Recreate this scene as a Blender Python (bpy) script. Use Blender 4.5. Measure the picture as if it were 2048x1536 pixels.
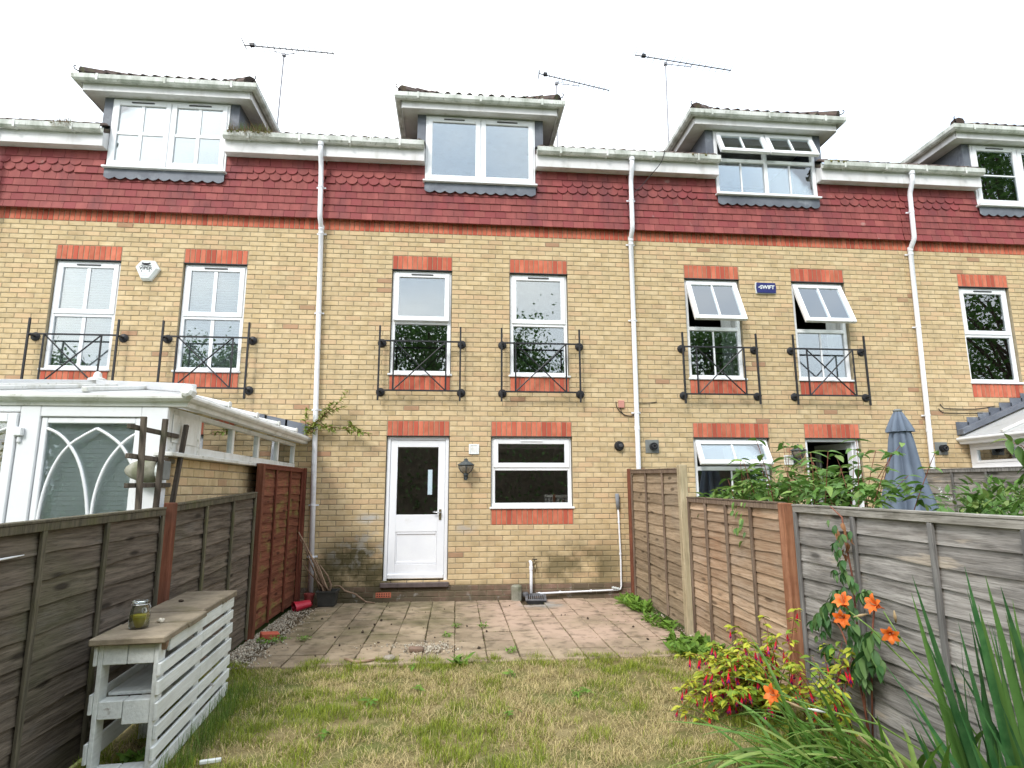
import bpy, math, random
import numpy as np
from mathutils import Vector, Matrix, Euler, noise as mnoise
R_ = math.radians
random.seed(7); np.random.seed(7)
for o in list(bpy.data.objects): bpy.data.objects.remove(o)
SC = bpy.context.scene
COL = SC.collection

# ---------------------------------------------------------------- camera
CAM = np.array([0.998, -8.8455, 1.5129]); FPX = 1198.07
YAW, PIT, ROL = R_(5.354), R_(10.055), R_(-0.169)
def _axes():
    cy, sy, cp, sp = math.cos(YAW), math.sin(YAW), math.cos(PIT), math.sin(PIT)
    f = np.array([sy*cp, cy*cp, sp]); r = np.array([cy, -sy, 0.]); u = np.cross(r, f)
    cr, sr = math.cos(ROL), math.sin(ROL)
    return np.array([cr*r+sr*u, -sr*r+cr*u, f])
AX = _axes()
cd = bpy.data.cameras.new('camera'); cam = bpy.data.objects.new('camera', cd); COL.objects.link(cam)
cd.sensor_width = 36; cd.lens = 36*FPX/2048; cd.clip_start = .05; cd.clip_end = 600
m = Matrix.Identity(4)
for i in range(3):
    m[i][0], m[i][1], m[i][2], m[i][3] = AX[0][i], AX[1][i], -AX[2][i], CAM[i]
cam.matrix_world = m
SC.camera = cam
def ray(u, v): return np.array([(u-1024)/FPX, -(v-768)/FPX, 1.]) @ AX
def onY(u, v, y=0.): d = ray(u, v); return Vector(CAM + d*(y-CAM[1])/d[1])
def onZ(u, v, z=0.): d = ray(u, v); return Vector(CAM + d*(z-CAM[2])/d[2])
def onX(u, v, x): d = ray(u, v); return Vector(CAM + d*(x-CAM[0])/d[0])

# ---------------------------------------------------------------- sky, sun, exposure
SUN_EL, SUN_AZ = R_(42), R_(212)      # high, behind the camera and a little to its left
w = bpy.data.worlds.new('World'); SC.world = w; w.use_nodes = True
wn = w.node_tree.nodes; wl = w.node_tree.links; wn.clear()
bg = wn.new('ShaderNodeBackground'); wo = wn.new('ShaderNodeOutputWorld'); wl.new(bg.outputs[0], wo.inputs[0])
sky = wn.new('ShaderNodeTexSky'); sky.sky_type = 'NISHITA'; sky.sun_disc = False
sky.sun_elevation = SUN_EL; sky.sun_rotation = SUN_AZ; sky.dust_density = 4; sky.air_density = 1.2
hs = wn.new('ShaderNodeHueSaturation'); hs.inputs['Saturation'].default_value = .35; wl.new(sky.outputs[0], hs.inputs['Color'])
tc = wn.new('ShaderNodeTexCoord'); ns = wn.new('ShaderNodeTexNoise'); ns.inputs['Scale'].default_value = 2.2; ns.inputs['Detail'].default_value = 6
mp = wn.new('ShaderNodeMapping'); mp.inputs['Scale'].default_value = (1, 1, 2.2); wl.new(tc.outputs['Generated'], mp.inputs[0]); wl.new(mp.outputs[0], ns.inputs[0])
cr = wn.new('ShaderNodeValToRGB'); wl.new(ns.outputs['Fac'], cr.inputs[0])
cr.color_ramp.elements[0].position = .34; cr.color_ramp.elements[0].color = (.56, .67, .81, 1)
cr.color_ramp.elements[1].position = .66; cr.color_ramp.elements[1].color = (.98, 1, 1, 1)
cm = wn.new('ShaderNodeVectorMath'); cm.operation = 'SCALE'; wl.new(cr.outputs[0], cm.inputs[0])
sx = wn.new('ShaderNodeSeparateXYZ'); wl.new(tc.outputs['Generated'], sx.inputs[0]); zr = wn.new('ShaderNodeMapRange'); wl.new(sx.outputs[2], zr.inputs[0])   # overcast: brighter overhead
zr.inputs[1].default_value = 0; zr.inputs[2].default_value = 1; zr.inputs[3].default_value = 11.5; zr.inputs[4].default_value = 17; wl.new(zr.outputs[0], cm.inputs['Scale'])
mx = wn.new('ShaderNodeMix'); mx.data_type = 'RGBA'; mx.inputs[0].default_value = .85
wl.new(hs.outputs[0], mx.inputs[6]); wl.new(cm.outputs[0], mx.inputs[7]); wl.new(mx.outputs[2], bg.inputs[0])
bg.inputs[1].default_value = .10
sl = bpy.data.lights.new('sun', 'SUN'); sl.energy = 1.3; sl.angle = R_(14); sl.color = (1, .96, .9)
so = bpy.data.objects.new('sun', sl); COL.objects.link(so)
sd = Vector((math.sin(SUN_AZ)*math.cos(SUN_EL), math.cos(SUN_AZ)*math.cos(SUN_EL), math.sin(SUN_EL)))
so.rotation_euler = sd.to_track_quat('Z', 'Y').to_euler(); so.location = (-6, -14, 22)
vs = SC.view_settings; vs.view_transform = 'Standard'; vs.look = 'None'; vs.gamma = 1; vs.use_curve_mapping = False
vs.exposure = .92
SC.render.engine = 'CYCLES'

# ---------------------------------------------------------------- materials
MATS = {}
def mat(name, c1, c2, scale=8, stretch=(1, 1, 1), rough=.75, bump=.15, bscale=None, rnd=.12, alt=None, altp=.3,
        layers=(), knots=None, spec=.3, metal=0, detail=6, lo=.35, hi=.65, obj=False, bdist=.01, attr=None, trans=0, alt2=None):
    mt = bpy.data.materials.new(name); mt.use_nodes = True; MATS[name] = mt
    N = mt.node_tree.nodes; L = mt.node_tree.links; b = N['Principled BSDF']
    def nd(t, **k):
        x = N.new(t)
        for a, v in k.items(): setattr(x, a, v)
        return x
    geo = nd('ShaderNodeNewGeometry'); oi = nd('ShaderNodeObjectInfo')
    if obj: pos = nd('ShaderNodeTexCoord').outputs['Object']
    else: pos = geo.outputs['Position']
    add = nd('ShaderNodeMath', operation='ADD'); L.new(oi.outputs['Random'], add.inputs[0]); L.new(geo.outputs['Random Per Island'], add.inputs[1])
    fr = nd('ShaderNodeMath', operation='FRACT'); L.new(add.outputs[0], fr.inputs[0]); rv = fr.outputs[0]
    def nz(sc, st, off=True, det=detail, ww=None):
        mpn = nd('ShaderNodeMapping'); mpn.inputs['Scale'].default_value = st; L.new(pos, mpn.inputs[0])
        v = mpn.outputs[0]
        if off:
            vm = nd('ShaderNodeVectorMath', operation='MULTIPLY_ADD'); vm.inputs[1].default_value = (17.3, 9.1, 23.7)
            cb = nd('ShaderNodeCombineXYZ'); [L.new(rv, cb.inputs[i]) for i in range(3)]
            L.new(cb.outputs[0], vm.inputs[0]); L.new(v, vm.inputs[2]); v = vm.outputs[0]
        t = nd('ShaderNodeTexNoise'); t.inputs['Scale'].default_value = sc; t.inputs['Detail'].default_value = det; t.inputs['Roughness'].default_value = .6
        L.new(v, t.inputs[0]); return t.outputs['Fac']
    def mr(s, a, bb, c=0., d=1.):
        x = nd('ShaderNodeMapRange'); x.inputs[1].default_value = a; x.inputs[2].default_value = bb; x.inputs[3].default_value = c; x.inputs[4].default_value = d
        L.new(s, x.inputs[0]); return x.outputs[0]
    def mixc(f, a, bb, blend='MIX'):
        x = nd('ShaderNodeMix', data_type='RGBA', blend_type=blend)
        if isinstance(f, float): x.inputs[0].default_value = f
        else: L.new(f, x.inputs[0])
        for i, s in ((6, a), (7, bb)):
            if isinstance(s, tuple): x.inputs[i].default_value = (*s, 1)
            else: L.new(s, x.inputs[i])
        return x.outputs[2]
    n1 = nz(scale, stretch)
    base = mixc(mr(n1, lo, hi), c1, c2)
    if attr:
        at = nd('ShaderNodeAttribute'); at.attribute_name = attr
        base = mixc(1., base, at.outputs['Color'], 'MULTIPLY')
    if alt:
        r2 = nd('ShaderNodeMath', operation='MULTIPLY'); L.new(rv, r2.inputs[0]); r2.inputs[1].default_value = 7.13
        r3 = nd('ShaderNodeMath', operation='FRACT'); L.new(r2.outputs[0], r3.inputs[0])
        base = mixc(mr(r3.outputs[0], 1-altp-.08, 1-altp+.08, 0, .85), base, alt)
    if alt2:
        r4 = nd('ShaderNodeMath', operation='MULTIPLY'); L.new(rv, r4.inputs[0]); r4.inputs[1].default_value = 31.7
        r5 = nd('ShaderNodeMath', operation='FRACT'); L.new(r4.outputs[0], r5.inputs[0])
        base = mixc(mr(r5.outputs[0], .982, .988, 0, .8), base, alt2)
    if rnd:
        g = mr(rv, 0, 1, 1-rnd, 1+rnd); cb = nd('ShaderNodeCombineXYZ'); [L.new(g, cb.inputs[i]) for i in range(3)]
        base = mixc(1., base, cb.outputs[0], 'MULTIPLY')
    for ly in layers:
        s = nz(ly.get('scale', 3), ly.get('stretch', (1, 1, 1)), ly.get('off', False))
        f = mr(s, ly.get('lo', .5), ly.get('hi', .65), 0, ly.get('amt', .8))
        if 'blob' in ly:
            c, r = ly['blob']
            sub = nd('ShaderNodeVectorMath', operation='SUBTRACT'); L.new(geo.outputs['Position'], sub.inputs[0]); sub.inputs[1].default_value = c
            dv = nd('ShaderNodeVectorMath', operation='DIVIDE'); L.new(sub.outputs[0], dv.inputs[0]); dv.inputs[1].default_value = r
            ln = nd('ShaderNodeVectorMath', operation='LENGTH'); L.new(dv.outputs[0], ln.inputs[0])
            mm = nd('ShaderNodeMath', operation='MULTIPLY'); L.new(f, mm.inputs[0]); L.new(mr(ln.outputs['Value'], ly.get('b0', .45), 1., 1, 0), mm.inputs[1]); f = mm.outputs[0]
        base = mixc(f, base, ly['col'])
    if knots:
        mpn = nd('ShaderNodeMapping'); mpn.inputs['Scale'].default_value = (4., 2.3, 8.5); L.new(pos, mpn.inputs[0])
        vo = nd('ShaderNodeTexVoronoi'); vo.inputs['Scale'].default_value = 1.; L.new(mpn.outputs[0], vo.inputs[0])
        base = mixc(mr(vo.outputs['Distance'], .10, .20, .85, 0), base, knots)
    L.new(base, b.inputs['Base Color'])
    b.inputs['Roughness'].default_value = rough; b.inputs['Specular IOR Level'].default_value = spec; b.inputs['Metallic'].default_value = metal
    if bump:
        bn = nd('ShaderNodeBump'); bn.inputs['Strength'].default_value = bump; bn.inputs['Distance'].default_value = bdist
        L.new(nz(bscale or scale*3, stretch, True, 5), bn.inputs['Height']); L.new(bn.outputs[0], b.inputs['Normal'])
    if trans:
        tr = nd('ShaderNodeBsdfTranslucent'); L.new(base, tr.inputs[0]); ms = nd('ShaderNodeMixShader'); ms.inputs[0].default_value = trans
        L.new(b.outputs[0], ms.inputs[1]); L.new(tr.outputs[0], ms.inputs[2]); L.new(ms.outputs[0], N['Material Output'].inputs[0])
    return mt
def glass_mat(name, tint=(.86, .9, .89), add=.06, mul=1.9):
    mt = bpy.data.materials.new(name); mt.use_nodes = True; MATS[name] = mt
    N = mt.node_tree.nodes; L = mt.node_tree.links; N.remove(N['Principled BSDF'])
    tr = N.new('ShaderNodeBsdfTransparent'); tr.inputs[0].default_value = (*tint, 1); gl = N.new('ShaderNodeBsdfGlossy'); gl.inputs['Roughness'].default_value = 0.0
    gl.inputs[0].default_value = (.95, .98, 1, 1)
    fr = N.new('ShaderNodeFresnel'); fr.inputs[0].default_value = 1.5
    ma = N.new('ShaderNodeMath'); ma.operation = 'MULTIPLY_ADD'; ma.use_clamp = True; ma.inputs[1].default_value = mul; ma.inputs[2].default_value = add; L.new(fr.outputs[0], ma.inputs[0])
    t = N.new('ShaderNodeTexNoise'); t.inputs['Scale'].default_value = 2.5; g = N.new('ShaderNodeNewGeometry'); L.new(g.outputs['Position'], t.inputs[0])
    bn = N.new('ShaderNodeBump'); bn.inputs['Strength'].default_value = .006; bn.inputs['Distance'].default_value = .05; L.new(t.outputs['Fac'], bn.inputs['Height']); L.new(bn.outputs[0], gl.inputs['Normal'])
    ms = N.new('ShaderNodeMixShader'); L.new(ma.outputs[0], ms.inputs[0]); L.new(tr.outputs[0], ms.inputs[1]); L.new(gl.outputs[0], ms.inputs[2])
    L.new(ms.outputs[0], N['Material Output'].inputs[0]); return mt

ALG1 = ((-.42, -.0, .30), (.80, .5, .66)); ALG2 = ((2.75, 0, .42), (1.05, .5, .5)); ALG3 = ((1.2, 0, .05), (3.0, .4, .22))
stL = [dict(col=(.075, .065, .03), scale=2.4, lo=.3, hi=.5, amt=.92, blob=ALG1, b0=.6), dict(col=(.36, .34, .30), scale=5, lo=.5, hi=.6, amt=.75, blob=((-.3, 0, .72), (.6, .4, .35)), b0=.5),
       dict(col=(.10, .085, .04), scale=2.6, lo=.35, hi=.55, amt=.75, blob=ALG2, b0=.4), dict(col=(.10, .085, .05), scale=3, lo=.3, hi=.55, amt=.7, blob=ALG3, b0=.5),
       dict(col=(.40, .37, .34), scale=4, lo=.45, hi=.55, amt=.7, blob=((1.15, 0, 1.0), (.22, .4, .12)), b0=.3),
       dict(col=(.42, .44, .45), scale=4, lo=.4, hi=.55, amt=.7, blob=((-.2, 0, 1.12), (.25, .4, .1)), b0=.3),
       dict(col=(.20, .16, .09), scale=4.5, lo=.5, hi=.72, amt=.35), dict(col=(.16, .12, .07), scale=28, lo=.66, hi=.72, amt=.6)]
mat('brick', (.51, .38, .21), (.61, .48, .295), 5, rnd=.08, alt=(.56, .395, .235), altp=.2, alt2=(.36, .20, .125), bump=.45, bscale=60, bdist=.004, rough=.85, spec=.15, layers=stL)
mat('mortar', (.28, .235, .155), (.37, .315, .22), 12, rnd=0, bump=.3, bscale=80, bdist=.003, rough=.95, spec=.1, layers=stL[:4])
mat('red_brick', (.47, .125, .072), (.57, .185, .115), 7, rnd=.14, alt=(.40, .085, .055), altp=.3, bump=.35, bscale=70, bdist=.003, rough=.85, spec=.15, layers=[dict(col=(.3, .2, .15), scale=9, lo=.62, hi=.75, amt=.35)])
mat('plinth_brick', (.19, .115, .085), (.28, .18, .14), 6, rnd=.2, bump=.4, bscale=60, bdist=.004, rough=.9, spec=.1, layers=stL[:1]+stL[2:4]+[dict(col=(.12, .10, .07), scale=3, lo=.4, hi=.6, amt=.7), dict(col=(.4, .38, .35), scale=7, lo=.6, hi=.7, amt=.6)])
mat('clay_tile', (.225, .058, .054), (.305, .085, .076), 6, stretch=(1, 1, .4), rnd=.10, alt=(.24, .052, .055), altp=.3, bump=.25, bscale=40, bdist=.003, rough=.7, spec=.25, layers=[dict(col=(.13, .045, .05), scale=2.5, stretch=(1, 1, .35), lo=.5, hi=.68, amt=.65), dict(col=(.42, .36, .33), scale=5, lo=.68, hi=.75, amt=.35)])
mat('roof_tile', (.07, .055, .05), (.13, .09, .075), 9, rnd=.2, bump=.5, rough=.9, layers=[dict(col=(.10, .11, .05), scale=8, lo=.55, hi=.65, amt=.7)])
mat('upvc', (.78, .79, .81), (.83, .84, .86), 3, rnd=.02, bump=.03, rough=.36, spec=.45, layers=[dict(col=(.50, .50, .44), scale=7, lo=.58, hi=.8, amt=.35), dict(col=(.36, .37, .30), scale=26, lo=.68, hi=.76, amt=.35)])
mat('painted_wood', (.77, .78, .82), (.82, .83, .86), 4, rnd=.01, bump=.08, bscale=30, rough=.42, spec=.4, layers=[dict(col=(.48, .46, .40), scale=8, lo=.62, hi=.8, amt=.35)])
mat('old_upvc', (.66, .66, .62), (.76, .76, .74), 4, rnd=.03, bump=.05, rough=.45, layers=[dict(col=(.34, .33, .25), scale=6, stretch=(1, 1, .5), lo=.52, hi=.7, amt=.5), dict(col=(.25, .26, .16), scale=14, lo=.63, hi=.7, amt=.6)])
mat('gutter_white', (.60, .62, .58), (.74, .75, .72), 5, rnd=.03, bump=.08, rough=.5, layers=[dict(col=(.20, .23, .17), scale=3.2, stretch=(1.6, 1.6, .7), lo=.42, hi=.68, amt=.65), dict(col=(.13, .13, .09), scale=22, stretch=(1, 1, .25), lo=.6, hi=.7, amt=.6)])
mat('fascia_white', (.68, .67, .67), (.78, .77, .78), 3, rnd=.03, bump=.05, rough=.55, layers=[dict(col=(.38, .35, .31), scale=5, stretch=(1, 1, .3), lo=.52, hi=.75, amt=.5)])
mat('pipe_white', (.76, .77, .82), (.81, .82, .86), 3, rnd=.02, bump=.02, rough=.35, layers=[dict(col=(.45, .43, .37), scale=6, lo=.6, hi=.75, amt=.4)])
mat('lead', (.095, .105, .13), (.16, .175, .205), 3, rnd=.06, bump=.15, rough=.55, spec=.4, layers=[dict(col=(.32, .34, .37), scale=4, lo=.55, hi=.7, amt=.5)])
mat('black_metal', (.012, .012, .015), (.022, .022, .025), 12, rnd=.1, bump=.1, rough=.45, spec=.4)
mat('vent_dark', (.05, .05, .055), (.08, .08, .085), 12, rnd=.1, bump=0, rough=.5)
mat('interior', (.20, .19, .175), (.25, .24, .22), 2, rnd=.05, bump=0, rough=.9)
mat('dark_interior', (.045, .043, .04), (.06, .058, .055), 2, rnd=.05, bump=0, rough=.9)
mat('blind', (.82, .83, .84), (.86, .87, .88), 3, rnd=.02, bump=0, rough=.6, trans=.35)
mat('curtain', (.60, .60, .60), (.70, .69, .68), 4, stretch=(6, 1, .3), rnd=.04, bump=.1, rough=.9, trans=.3)
mat('roof_sheet', (.76, .77, .78), (.82, .82, .82), 2, rnd=.02, bump=.02, rough=.4, trans=.55, layers=[dict(col=(.40, .40, .36), scale=5, lo=.58, hi=.75, amt=.4)])
mat('steel', (.45, .45, .46), (.58, .58, .58), 15, rnd=.05, bump=.05, rough=.35, metal=.9)
mat('aerial_metal', (.18, .18, .20), (.28, .28, .30), 15, rnd=.05, bump=0, rough=.5, metal=.4)
mat('logo_black', (.01, .01, .012), (.015, .015, .018), 5, rnd=0, bump=0, rough=.5)
mat('logo_grey', (.38, .38, .40), (.42, .42, .44), 5, rnd=0, bump=0, rough=.5)
mat('alarm_blue', (.016, .02, .12), (.022, .028, .15), 5, rnd=0, bump=.02, rough=.4)
mat('alarm_white', (.70, .74, .73), (.78, .81, .80), 5, rnd=0, bump=.02, rough=.45, layers=[dict(col=(.35, .36, .30), scale=9, lo=.6, hi=.75, amt=.4)])
mat('lamp_iron', (.035, .045, .05), (.09, .10, .10), 14, rnd=.05, bump=.2, rough=.6)
mat('lamp_glass', (.19, .165, .125), (.25, .22, .17), 6, rnd=0, bump=0, rough=.25, spec=.5)
mat('flue_grey', (.16, .17, .165), (.22, .23, .22), 8, rnd=.05, bump=.05, rough=.6)
mat('pink_plastic', (.50, .22, .18), (.56, .27, .22), 6, rnd=0, bump=.03, rough=.5)
mat('grey_foam', (.20, .215, .24), (.25, .265, .29), 10, rnd=0, bump=.1, rough=.9)
mat('brass', (.20, .16, .09), (.32, .27, .17), 20, rnd=.05, bump=.1, rough=.4, metal=.8)
mat('concrete', (.22, .215, .17), (.36, .35, .29), 7, rnd=.08, bump=.5, rough=.95, layers=[dict(col=(.12, .13, .06), scale=5, lo=.5, hi=.65, amt=.6)])
mat('grate_grey', (.10, .10, .11), (.17, .17, .18), 12, rnd=.05, bump=.1, rough=.6)
mat('drain_dark', (.02, .02, .02), (.03, .03, .028), 12, rnd=0, bump=0, rough=.9)
mat('pot_dark', (.035, .035, .032), (.06, .058, .052), 9, rnd=.05, bump=.1, rough=.7, layers=[dict(col=(.13, .12, .10), scale=5, lo=.55, hi=.7, amt=.5)])
mat('red_plastic', (.42, .015, .035), (.52, .03, .06), 5, rnd=0, bump=.05, rough=.4, spec=.4, layers=[dict(col=(.25, .05, .05), scale=7, lo=.58, hi=.7, amt=.6)])
mat('terracotta', (.20, .035, .03), (.28, .06, .05), 5, rnd=0, bump=.1, rough=.6)
mat('stick', (.16, .10, .065), (.32, .22, .15), 9, rnd=.2, bump=.4, rough=.85)
mat('parasol_cloth', (.125, .155, .205), (.165, .20, .255), 3, rnd=.04, bump=.15, bscale=90, bdist=.002, rough=.9, spec=.1)
mat('slab', (.235, .18, .12), (.35, .275, .19), 3.5, rnd=.2, bump=.5, bscale=28, bdist=.006, rough=.9, spec=.15,
    layers=[dict(col=(.46, .335, .255), scale=1.6, lo=.32, hi=.55, amt=.95, blob=((2.7, -1.2, 0), (1.75, 2.0, 1)), b0=.62), dict(col=(.43, .31, .25), scale=3, lo=.45, hi=.6, amt=.6, blob=((1.55, -.5, 0), (.75, .8, 1)), b0=.3),
            dict(col=(.34, .33, .31), scale=3, lo=.4, hi=.5, amt=.8, blob=((2.2, -.5, 0), (.4, .3, 1)), b0=.4),
            dict(col=(.085, .085, .03), scale=1.8, lo=.42, hi=.62, amt=.6, blob=((-.1, -1.1, 0), (1.7, 1.6, 1)), b0=.6), dict(col=(.075, .06, .04), scale=7, lo=.5, hi=.68, amt=.65), dict(col=(.45, .40, .30), scale=16, lo=.66, hi=.72, amt=.5)])
mat('soil', (.085, .062, .038), (.16, .12, .075), 9, rnd=0, bump=.8, bscale=40, bdist=.02, rough=.95, spec=.1)
mat('lawn_soil', (.15, .12, .05), (.27, .22, .11), 6, rnd=0, bump=.8, bscale=50, bdist=.02, rough=.95, spec=.1, layers=[dict(col=(.10, .13, .03), scale=1.6, lo=.45, hi=.6, amt=.7)])
mat('meadow', (.06, .09, .025), (.12, .14, .05), 1.5, rnd=0, bump=.5, bscale=20, rough=.95, spec=.1)
mat('pebble', (.30, .26, .20), (.52, .47, .38), 12, rnd=.35, alt=(.20, .15, .10), altp=.35, bump=.2, rough=.8)
mat('clod', (.035, .025, .018), (.07, .05, .035), 12, rnd=.3, bump=.6, rough=.95)
mat('stone', (.20, .17, .14), (.36, .31, .26), 12, rnd=.2, bump=.4, rough=.85)
def wood(name, a, b, layers=(), ax=(26, 1.6, 26), rnd=.22, bump=.55, alt=None):
    kn = tuple(q*.38 for q in a) if ax[1] < 5 and 'pallet' not in name else None
    if 'pallet' not in name: layers = list(layers)+[dict(col=tuple(q*.45 for q in a), scale=1.5, stretch=tuple(q*3.2 for q in ax), lo=.52, hi=.66, amt=.5, off=True)]
    mat(name, a, b, 1.5, stretch=ax, rnd=rnd, bump=bump, bscale=3, bdist=.006, rough=.85, spec=.15, detail=8, alt=alt, altp=.25, layers=list(layers), knots=kn)
WK = dict(scale=1, stretch=(9, 5.5, 9), lo=.66, hi=.74, amt=.75)
wood('fence_tan', (.25, .185, .12), (.42, .32, .22), [dict(WK, col=(.11, .065, .035)), dict(col=(.30, .26, .20), scale=2, lo=.5, hi=.7, amt=.5)])
wood('fence_orange', (.33, .22, .14), (.52, .38, .265), [dict(WK, col=(.15, .075, .04)), dict(col=(.46, .36, .28), scale=2, stretch=(3, 1, 3), lo=.52, hi=.7, amt=.55), dict(col=(.34, .155, .075), scale=1.1, lo=.5, hi=.7, amt=.5)])
wood('fence_grey', (.175, .16, .145), (.39, .365, .34), [dict(WK, col=(.09, .075, .065)), dict(col=(.46, .39, .31), scale=1.3, stretch=(3, 1, 6), lo=.6, hi=.66, amt=.8), dict(col=(.085, .08, .075), scale=1.8, stretch=(2, 1, 5), lo=.5, hi=.72, amt=.75), dict(col=(.25, .19, .14), scale=.9, lo=.55, hi=.7, amt=.5)], bump=.8)
wood('fence_dark', (.07, .056, .043), (.185, .15, .118), [dict(WK, col=(.025, .018, .014)), dict(col=(.10, .10, .055), scale=1.6, lo=.5, hi=.7, amt=.5), dict(col=(.17, .15, .13), scale=2, stretch=(3, 1, 5), lo=.56, hi=.7, amt=.55)], bump=.8)
wood('fence_red', (.13, .045, .028), (.22, .085, .05), [dict(col=(.20, .17, .055), scale=3, stretch=(1, 1, 3), lo=.52, hi=.64, amt=.8), dict(WK, col=(.06, .02, .012))])
wood('post_red', (.14, .05, .03), (.23, .088, .052), [dict(col=(.09, .05, .035), scale=3, lo=.5, hi=.7, amt=.5)], ax=(22, 22, 1.5))
wood('post_light', (.30, .24, .15), (.44, .37, .25), [dict(col=(.20, .19, .12), scale=2, lo=.5, hi=.7, amt=.5)], ax=(22, 22, 1.5))
wood('post_brown', (.22, .095, .05), (.35, .17, .10), [dict(col=(.15, .05, .03), scale=3, lo=.5, hi=.7, amt=.6)], ax=(22, 22, 1.5))
wood('batten_dark', (.07, .062, .045), (.15, .13, .09), [dict(col=(.12, .12, .05), scale=4, lo=.5, hi=.65, amt=.6)], ax=(22, 22, 1.5))
wood('batten_brown', (.13, .09, .065), (.24, .18, .135), ax=(22, 22, 1.5))
wood('batten_grey', (.14, .135, .13), (.27, .26, .25), ax=(22, 22, 1.5))
wood('batten_red', (.10, .03, .02), (.18, .06, .035), ax=(22, 22, 1.5))
wood('cap_pale', (.26, .24, .21), (.50, .47, .42), [dict(col=(.10, .09, .07), scale=3, stretch=(2, 1, 4), lo=.5, hi=.68, amt=.7)], bump=.8)
wood('pallet_white', (.60, .62, .60), (.72, .74, .72), [dict(col=(.20, .14, .10), scale=2, stretch=(3, 1, 9), lo=.64, hi=.7, amt=.8), dict(col=(.42, .42, .36), scale=3, lo=.5, hi=.75, amt=.5)], rnd=.07)
wood('trellis_wood', (.075, .06, .048), (.15, .125, .10), [dict(col=(.11, .12, .06), scale=4, lo=.52, hi=.65, amt=.5)], ax=(20, 20, 1.5))
mat('bench_slab', (.15, .12, .085), (.25, .205, .145), 6, rnd=.25, bump=.4, bscale=40, rough=.9, layers=[dict(col=(.10, .085, .045), scale=5, lo=.5, hi=.68, amt=.6)])
mat('door_sill', (.075, .058, .055), (.13, .10, .095), 9, rnd=.05, bump=.2, rough=.7)
mat('blind_white', (.84, .86, .86), (.88, .89, .89), 3, rnd=.03, bump=0, rough=.6)
# foliage
def leafm(name, a, b, alt=None, altp=.3, rough=.45, rnd=.25, trans=.3, sc=6, spec=.35):
    mat(name, a, b, sc, rnd=rnd, alt=alt, altp=altp, bump=.15, bscale=25, rough=rough, trans=trans, spec=spec)
leafm('hedge_leaf', (.075, .165, .03), (.13, .25, .05), alt=(.21, .31, .075), altp=.3)
leafm('bush_leaf', (.065, .15, .028), (.12, .23, .045), alt=(.20, .27, .075), altp=.25)
leafm('fuchsia_leaf', (.36, .40, .035), (.55, .54, .06), alt=(.16, .28, .035), altp=.35)
leafm('creeper_leaf', (.038, .115, .03), (.075, .18, .05), alt=(.12, .21, .06), altp=.3, rough=.55)
leafm('dead_leaf', (.26, .12, .055), (.42, .22, .11), trans=.2, rough=.7)
leafm('lily_leaf', (.07, .17, .024), (.15, .28, .05), alt=(.26, .34, .09), altp=.2, rough=.4)
leafm('iris_leaf', (.03, .11, .035), (.07, .18, .06), rough=.42, alt=(.10, .20, .045), altp=.25, sc=14)
leafm('weed_leaf', (.10, .21, .025), (.19, .32, .05), rough=.5)
leafm('wall_shrub_leaf', (.16, .25, .04), (.32, .38, .085), alt=(.26, .20, .07), altp=.2)
leafm('tree_leaf', (.055, .125, .03), (.11, .20, .05), trans=.4, rough=.6)
leafm('petal_orange', (.78, .145, .018), (.88, .24, .05), trans=.25, rough=.5, rnd=.12)
leafm('petal_red', (.66, .008, .03), (.80, .02, .06), trans=.15, rough=.4, rnd=.15)
leafm('petal_purple', (.10, .008, .10), (.16, .015, .16), trans=.1, rough=.5)
leafm('petal_white', (.72, .73, .70), (.8, .8, .78), trans=.2, rough=.6, rnd=.05)
leafm('bud_straw', (.46, .33, .17), (.60, .46, .28), trans=.2, rough=.7)
leafm('grass', (.8, .8, .8), (1, 1, 1), rough=.6, rnd=.22, trans=.3, spec=.2)
b_ = MATS['grass']
mat('grass_blade', (.85, .85, .85), (1, 1, 1), 5, rnd=.22, bump=0, rough=.6, spec=.2, attr='Col', trans=.25)
mat('stem_red', (.16, .05, .035), (.25, .10, .06), 9, rnd=.1, bump=.1, rough=.7)
mat('stem_green', (.09, .17, .035), (.16, .25, .06), 9, rnd=.1, bump=.1, rough=.6)
mat('bark', (.06, .045, .032), (.12, .09, .065), 9, rnd=.1, bump=.6, rough=.9)
mat('moss', (.10, .13, .03), (.26, .21, .12), 18, rnd=.3, bump=.8, rough=.95)
mat('liquid', (.24, .20, .012), (.33, .27, .025), 9, rnd=0, bump=.05, rough=.35)
glass_mat('glass', add=.11, mul=2.2); glass_mat('jar_glass', (.95, .97, .95), .0, .8); glass_mat('dark_glass', (.955, .985, .98), .03, 1.0)

# ---------------------------------------------------------------- object helpers
def wpos(o):
    p = Vector((0, 0, 0))
    while o: p += o.location; o = o.parent
    return p
def put(name, me, parent=None, loc=(0, 0, 0), rot=None, mt=None, label=None, cat=None, group=None, kind=None, scale=None):
    o = bpy.data.objects.new(name, me); COL.objects.link(o)
    if parent: o.parent = parent; o.location = Vector(loc) - wpos(parent)
    else: o.location = loc
    if rot is not None: o.rotation_euler = rot
    if scale is not None: o.scale = scale
    if mt: me.materials.clear(); me.materials.append(MATS[mt])
    tag(o, label, cat, group, kind); return o
def tag(o, label=None, cat=None, group=None, kind=None):
    if label: o['label'] = label
    if cat: o['category'] = cat; o['kind'] = 'thing'
    if group: o['group'] = group
    if kind: o['kind'] = kind
    return o
def thing(name, label, cat, loc=(0, 0, 0), group=None): return put(name, None, None, loc, label=label, cat=cat, group=group)
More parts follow.
